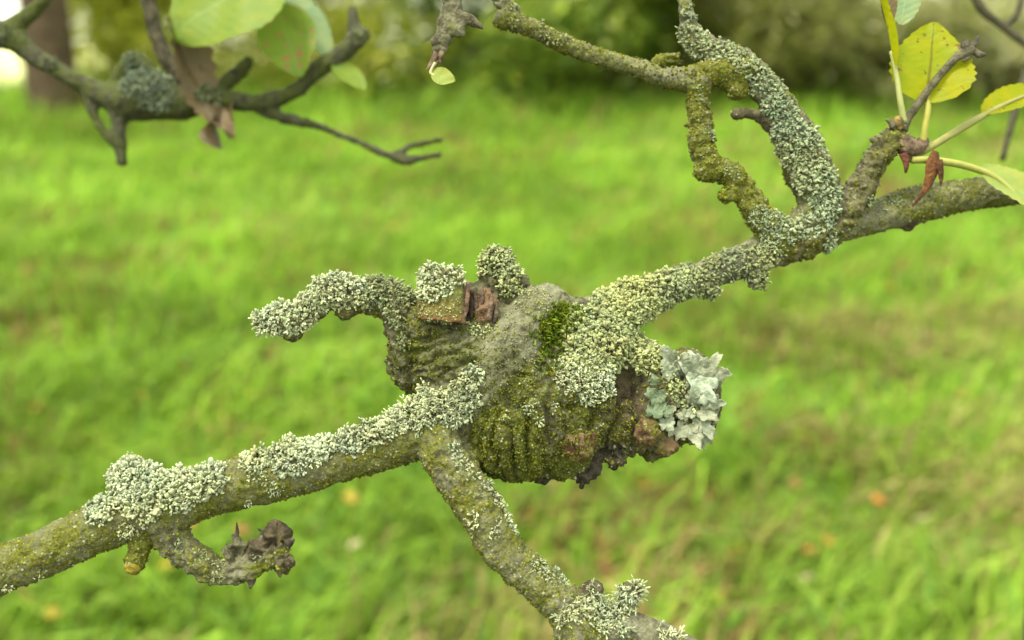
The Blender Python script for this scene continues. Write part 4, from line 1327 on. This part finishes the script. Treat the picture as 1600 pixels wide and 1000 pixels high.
# ------------------------------------------------------------------ grass
def grass():
    zones = [(0.9, 3.0, 2.6, 3400, 0.06, 0.19, 0.0055), (3.0, 6.0, 4.6, 1900, 0.06, 0.18, 0.007), (6.0, 11.5, 8.5, 800, 0.07, 0.18, 0.010)]
    vs, fs, cs, off = [], [], [], 0
    for (y0, y1, hw, dens, h0, h1, wd) in zones:
        n = int((y1 - y0) * 2 * hw * dens)
        x = rng.uniform(-hw, hw, n)
        y = rng.uniform(y0, y1, n)
        ok = np.abs(x) < 0.62 * y + 1.0
        x, y = x[ok], y[ok]
        n = len(x)
        G = np.stack([x, y, np.zeros(n)], 1)
        tuft = 0.75 * fbm(G, 2.2, 3, 61)
        dry = fbm(G, 1.6, 3, 67) + 0.30 * np.clip(x / (0.5 * y + 0.3), -0.6, 1) + 0.24 * np.clip((2.6 - y) / 1.4, -1, 1)
        h = rng.uniform(h0, h1, n) * np.clip(1 + 0.9 * tuft, 0.3, 2) * (1 + 2.3 * np.clip((y - 8.6) / 1.6, 0, 1) * rng.random(n))
        tall = rng.random(n) < 0.05
        h[tall] *= 1.7
        a = rng.uniform(0, 6.28, n)
        lean = np.abs(rng.normal(0.65, 0.45, n))
        wind = fbm(G, 1.1, 2, 71) * 3.0
        dx, dy = np.cos(a) * lean + 0.35 * np.cos(wind), np.sin(a) * lean + 0.35 * np.sin(wind)
        D1 = np.stack([dx, dy, np.zeros(n)], 1)
        base = np.stack([x, y, gz(x, y) - 0.005], 1)
        s = np.stack([-np.sin(a + 0.7), np.cos(a + 0.7), np.zeros(n)], 1) * (wd * rng.uniform(0.6, 1.3, n))[:, None]
        z = np.array([0, 0, 1.0])
        m1 = base + z * (h * 0.62)[:, None] + D1 * (h * 0.30)[:, None]
        tip = base + z * (h * np.clip(0.95 - 0.35 * lean, 0.35, 1))[:, None] + D1 * (h * 0.95)[:, None]
        V = np.stack([base - s, base + s, m1 - s * 0.8, m1 + s * 0.8, tip], 1)
        Fc = np.array([[0, 1, 3], [0, 3, 2], [2, 3, 4]])
        fs.append((Fc[None] + (np.arange(n) * 5)[:, None, None] + off).reshape(-1, 3))
        vs.append(V.reshape(-1, 3))
        off += n * 5
        c = np.array([0.205, 0.345, 0.032]) * np.exp(rng.normal(0, 0.22, (n, 1)))
        blue = rng.random(n) < 0.12 + 0.1 * (fbm(G, 1.3, 2, 83) > 0.15)
        c[blue] = np.array([0.15, 0.30, 0.05]) * np.exp(rng.normal(0, 0.15, (blue.sum(), 1)))
        yel = rng.random(n) < np.clip(0.16 + 0.8 * dry, 0.05, 0.6)
        c[yel] = np.array([0.25, 0.35, 0.045]) * np.exp(rng.normal(0, 0.2, (yel.sum(), 1)))
        dr = rng.random(n) < np.clip(0.03 + 0.8 * dry, 0.02, 0.5)
        c[dr] = np.array([0.30, 0.25, 0.10]) * np.exp(rng.normal(0, 0.25, (dr.sum(), 1)))
        rd = rng.random(n) < np.clip(-0.04 + 0.6 * fbm(G, 2.2, 2, 97), 0.005, 0.3)
        c[rd] = np.array([0.24, 0.14, 0.06]) * np.exp(rng.normal(0, 0.2, (rd.sum(), 1)))
        c = c * np.exp(0.36 * fbm(G, 1.3, 3, 101) + 0.25 * fbm(G, 4.0, 2, 103) + 0.10 * np.clip((y - 3.0) / 3, -1, 1))[:, None]
        cs.append(np.repeat(np.clip(c, 0, 1), 5, 0))
    o = link('grass', raw_mesh('grass', np.vstack(vs), np.vstack(fs), np.vstack(cs), False), M_GRASS)
    o['kind'] = 'stuff'
    o['label'] = 'lush green orchard grass, long and uneven'
    o['category'] = 'grass'


grass()


# fallen leaves in the grass
def fallen():
    spots = [(390, 637, 0), (262, 905, 0), (1120, 955, 0), (1150, 880, 0), (1565, 705, 0), (945, 872, 0), (225, 640, 0), (60, 660, 0), (1255, 705, 0), (548, 800, 0), (85, 980, 0), (1005, 780, 0),
             (835, 820, 1), (1370, 806, 1), (1290, 868, 1), (1585, 925, 1), (1480, 510, 1), (615, 372, 1), (1265, 885, 1), (300, 840, 1), (1390, 470, 1), (470, 760, 1),
             (1060, 950, 2), (1258, 930, 2), (1436, 836, 2), (1440, 540, 2), (122, 592, 2), (1172, 692, 2), (556, 872, 2), (1225, 688, 2), (1465, 590, 2),
             (310, 292, 3), (1140, 890, 3), (1320, 945, 3), (940, 900, 3), (1240, 780, 3), (380, 850, 3), (1500, 640, 3), (450, 300, 3), (170, 350, 3), (1410, 690, 3)]
    labs = [('small yellow fallen leaf lying in the grass', 'yellow leaves fallen in the grass'), ('small orange fallen leaf lying in the grass', 'orange leaves fallen in the grass'),
            ('small whitish fallen leaf lying in the grass', 'whitish leaves fallen in the grass'), ('small brown fallen leaf lying in the grass', 'brown leaves fallen in the grass')]
    for k, (px, py, t) in enumerate(spots):
        p = ground_at(px, py)
        p = p - unit(p - CAM) * 0.10
        p[2] = float(gz(p[0], p[1])) + 0.09
        a = rng.uniform(0, 6.28)
        L = rng.uniform(0.03, 0.05) * (1 + 0.12 * max(0, p[1] - 2.5))
        d = np.array([math.cos(a), math.sin(a), rng.uniform(-0.3, 0.3)]) * L
        nrm = unit(np.array([0, -0.5, 1.0]) + rng.normal(0, 0.35, 3))
        V, Q, C = leaf_mesh(p - d / 2, p + d / 2, nrm, L * 0.36, cup=0.3, nu=9, nv=5, seed=k, serr=0)
        # stalk point reaching down into the grass
        tag(link('fallen_leaf', raw_mesh('fallen_leaf', V, Q, C), ML_FALL[t]), labs[t][0], 'leaf', labs[t][1])


fallen()


# ------------------------------------------------------------------ shrubs and trees beyond the grass
def leaf_cloud(centres, n, size, cols, flat=1.3):
    """leaf-sized folded faces scattered through a set of ellipsoids"""
    C = np.array(centres, float)
    vol = C[:, 3] * C[:, 4] * C[:, 5]
    k = rng.choice(len(C), n, p=vol / vol.sum())
    d = rng.normal(0, 1, (n, 3))
    d /= np.linalg.norm(d, axis=1)[:, None]
    r = rng.uniform(0.35, 1.05, n) ** 0.6
    P = C[k, :3] + d * r[:, None] * C[k, 3:6]
    keepz = P[:, 2] > gz(P[:, 0], P[:, 1]) + 0.02
    P, d = P[keepz], d[keepz]
    n = len(P)
    nn = d * 0.5 + rng.normal(0, 0.6, (n, 3)) + np.array([0, 0, flat])
    nn /= np.linalg.norm(nn, axis=1)[:, None]
    t, b = basis(nn)
    a = rng.uniform(0, 6.28, n)
    u = np.cos(a)[:, None] * t + np.sin(a)[:, None] * b
    v = np.cross(nn, u)
    s = size * np.exp(rng.normal(0, 0.25, n))[:, None]
    V = np.stack([P - u * s, P + v * s * 0.45 + nn * s * 0.12, P + u * s, P - v * s * 0.45 + nn * s * 0.12], 1).reshape(-1, 3)
    Fc = np.array([[0, 1, 2], [0, 2, 3]])
    fs = (Fc[None] + (np.arange(n) * 4)[:, None, None]).reshape(-1, 3)
    ci = rng.integers(0, len(cols), n)
    c = np.array(cols)[ci] * np.exp(rng.normal(0, 0.25, (n, 1)))
    return V, fs, np.clip(np.repeat(c, 4, 0), 0, 1)


def shrub(name, label, x, y, w, h, n, size, cols, group=None, stems=7, low=0.0, stem_col=(0.3, 0.4, 0.3)):
    z0 = float(gz(x, y))
    root = thing(name, label, 'shrub', (x, y, z0), group)
    cl = []
    for _ in range(14):
        cx, cy = x + rng.uniform(-0.5, 0.5) * w, y + rng.uniform(-0.35, 0.35) * w
        cz = z0 + rng.uniform(0.06 + low, 0.8) * h
        cl.append([cx, cy, cz, w * rng.uniform(0.2, 0.36), w * rng.uniform(0.16, 0.28), h * rng.uniform(0.13, 0.22)])
    V, f, c = leaf_cloud(cl, n, size, cols)
    o = link('foliage', raw_mesh('foliage', V, f, c, False), M_FOLIAGE, root)
    for k in range(stems):
        t = cl[k % len(cl)]
        b = np.array([x + rng.normal(0, 0.08), y + rng.normal(0, 0.08), z0 - 0.03])
        m = (b + np.array(t[:3])) / 2 + np.array([rng.normal(0, 0.08), rng.normal(0, 0.08), 0.1 * h])
        V, f = tube(catmull([[*b, 0.022], [*m, 0.014], [*t[:3], 0.005]], 5), 6)
        link('stem', raw_mesh('stem', V, f, np.tile(stem_col, (len(V), 1))), M_TRUNK, root)


YG = [(0.44, 0.48, 0.045), (0.38, 0.45, 0.04), (0.50, 0.50, 0.09)]
MG = [(0.17, 0.29, 0.035), (0.29, 0.38, 0.05), (0.12, 0.21, 0.025), (0.36, 0.43, 0.06)]
OLV = [(0.25, 0.27, 0.06), (0.19, 0.23, 0.04), (0.31, 0.30, 0.10)]
GR = [(0.32, 0.34, 0.13), (0.24, 0.29, 0.08), (0.38, 0.35, 0.19)]
SH = [
    ('shrub', 'yellow-green shrub just right of the dark tree trunk', 185, 10.6, 1.0, 2.2, 3600, 0.034, YG),
    ('shrub', 'yellowish shrub behind the dead leaf', 330, 11.2, 1.3, 2.5, 3600, 0.034, YG),
    ('shrub', 'pale yellow-green shrub behind the forked thin twig', 545, 10.9, 1.6, 2.6, 3800, 0.034, YG),
    ('shrub', 'mid green shrub behind the hanging twig', 700, 10.6, 1.2, 2.3, 6000, 0.036, MG),
    ('shrub', 'dark green shrub behind the slender mossy limb', 880, 10.3, 1.7, 2.6, 8500, 0.036, MG),
    ('shrub', 'deep green shrub beside the upright limb', 1040, 10.7, 1.4, 2.4, 6500, 0.036, MG + OLV),
    ('shrub', 'olive brown shrub behind the fork of limbs', 1190, 10.2, 1.5, 2.2, 6500, 0.032, OLV),
    ('shrub', 'drab olive shrub between the fork and the yellow leaf', 1330, 10.4, 1.4, 1.7, 4600, 0.032, OLV + GR),
    ('shrub', 'pale grey-green shrub behind the yellow leaf', 1470, 10.6, 1.5, 1.25, 3600, 0.032, GR),
    ('shrub', 'low greyish shrub beyond the long leaf stalks', 1620, 10.4, 1.6, 1.3, 3400, 0.032, GR),
    ('shrub', 'broad yellowish bush in the second row behind the dead leaf', 420, 12.6, 2.4, 3.0, 4200, 0.045, YG),
    ('shrub', 'tall yellowish bush in the second row right of the trunk', 215, 12.9, 1.7, 3.0, 3000, 0.045, YG),
    ('shrub', 'drab pale bush in the second row behind the yellow leaf', 1500, 12.8, 2.6, 2.0, 4200, 0.045, GR + OLV),
    ('shrub', 'dense dark bush in the second row behind the hanging twig', 760, 12.8, 2.2, 3.2, 5000, 0.045, MG),
    ('shrub', 'leafy green bush in the second row behind the slender limb', 940, 12.9, 2.4, 3.2, 5000, 0.045, MG),
    ('shrub', 'dense drab bush in the second row behind the fork', 1130, 12.6, 2.2, 3.0, 5000, 0.045, MG + OLV),
    ('shrub', 'low olive bush filling the hedge right of the thick limb', 1275, 11.4, 1.9, 1.3, 4200, 0.036, OLV),
    ('shrub', 'low leafy bush filling the hedge under the slender limb', 960, 11.3, 1.7, 1.2, 3600, 0.036, MG),
    ('shrub', 'greyish green shrub outside to the right', 1860, 10.8, 2.0, 2.0, 5000, 0.036, GR),
    ('shrub', 'green shrub at the far right end', 2150, 10.6, 2.0, 2.4, 5000, 0.036, MG),
    ('shrub', 'green shrub outside to the left', -260, 10.8, 1.8, 2.4, 5000, 0.036, MG),
    ('shrub', 'yellow-green shrub at the far left end', -560, 10.6, 2.0, 2.6, 5000, 0.036, YG),
]
for (nm, lb, px, y, w_, h_, n_, s_, c_) in SH:
    shrub(nm, lb, at_y(px, y), y, w_ * 1.15, h_, int(n_ * 1.2), s_ * 1.5, c_, 'shrubs along the far edge of the grass')


def far_tree():
    y = 10.0
    x = at_y(88, y)
    z0 = float(gz(x, y))
    root = thing('orchard_tree', 'old tree with a straight dark brown trunk at the edge of the grass', 'tree', (x, y, z0))
    rows = [[x, y, z0 - 0.05, 0.30], [x, y, z0 + 0.25, 0.245], [x + 0.01, y, z0 + 1.0, 0.225], [x + 0.02, y, z0 + 2.2, 0.21], [x - 0.03, y, z0 + 4.0, 0.13]]
    V, f = tube(catmull(rows, 10), 20)
    V = V + (fbm(V * np.array([1, 1, 0.25]), 14, 3, 5) * 0.03)[:, None] * np.array([1, 1, 0])
    link('trunk', raw_mesh('trunk', V, f, np.tile((0.25, 0.2, 0.25), (len(V), 1))), M_TRUNK, root)
    cl = []
    for k in range(9):
        a = k * 2.4
        p = np.array([x + 1.3 * math.cos(a), y + 1.1 * math.sin(a), z0 + 4.3 + 0.25 * (k % 4)])
        V, f = tube(catmull([[x, y, z0 + 3.0 + 0.1 * k, 0.09], [*(0.5 * (p + np.array([x, y, z0 + 3.8]))), 0.06], [*p, 0.02]], 5), 7)
        link('limb', raw_mesh('limb', V, f, np.tile((0.25, 0.2, 0.25), (len(V), 1))), M_TRUNK, root)
        cl.append([*p, 0.75, 0.75, 0.5])
    V, f, c = leaf_cloud(cl, 6000, 0.045, MG)
    link('crown', raw_mesh('crown', V, f, c, False), M_FOLIAGE, root)


far_tree()
print('objects', len(bpy.data.objects), 'tris', sum(len(o.data.loops) - 2 * len(o.data.polygons) for o in bpy.data.objects if o.type == 'MESH'))
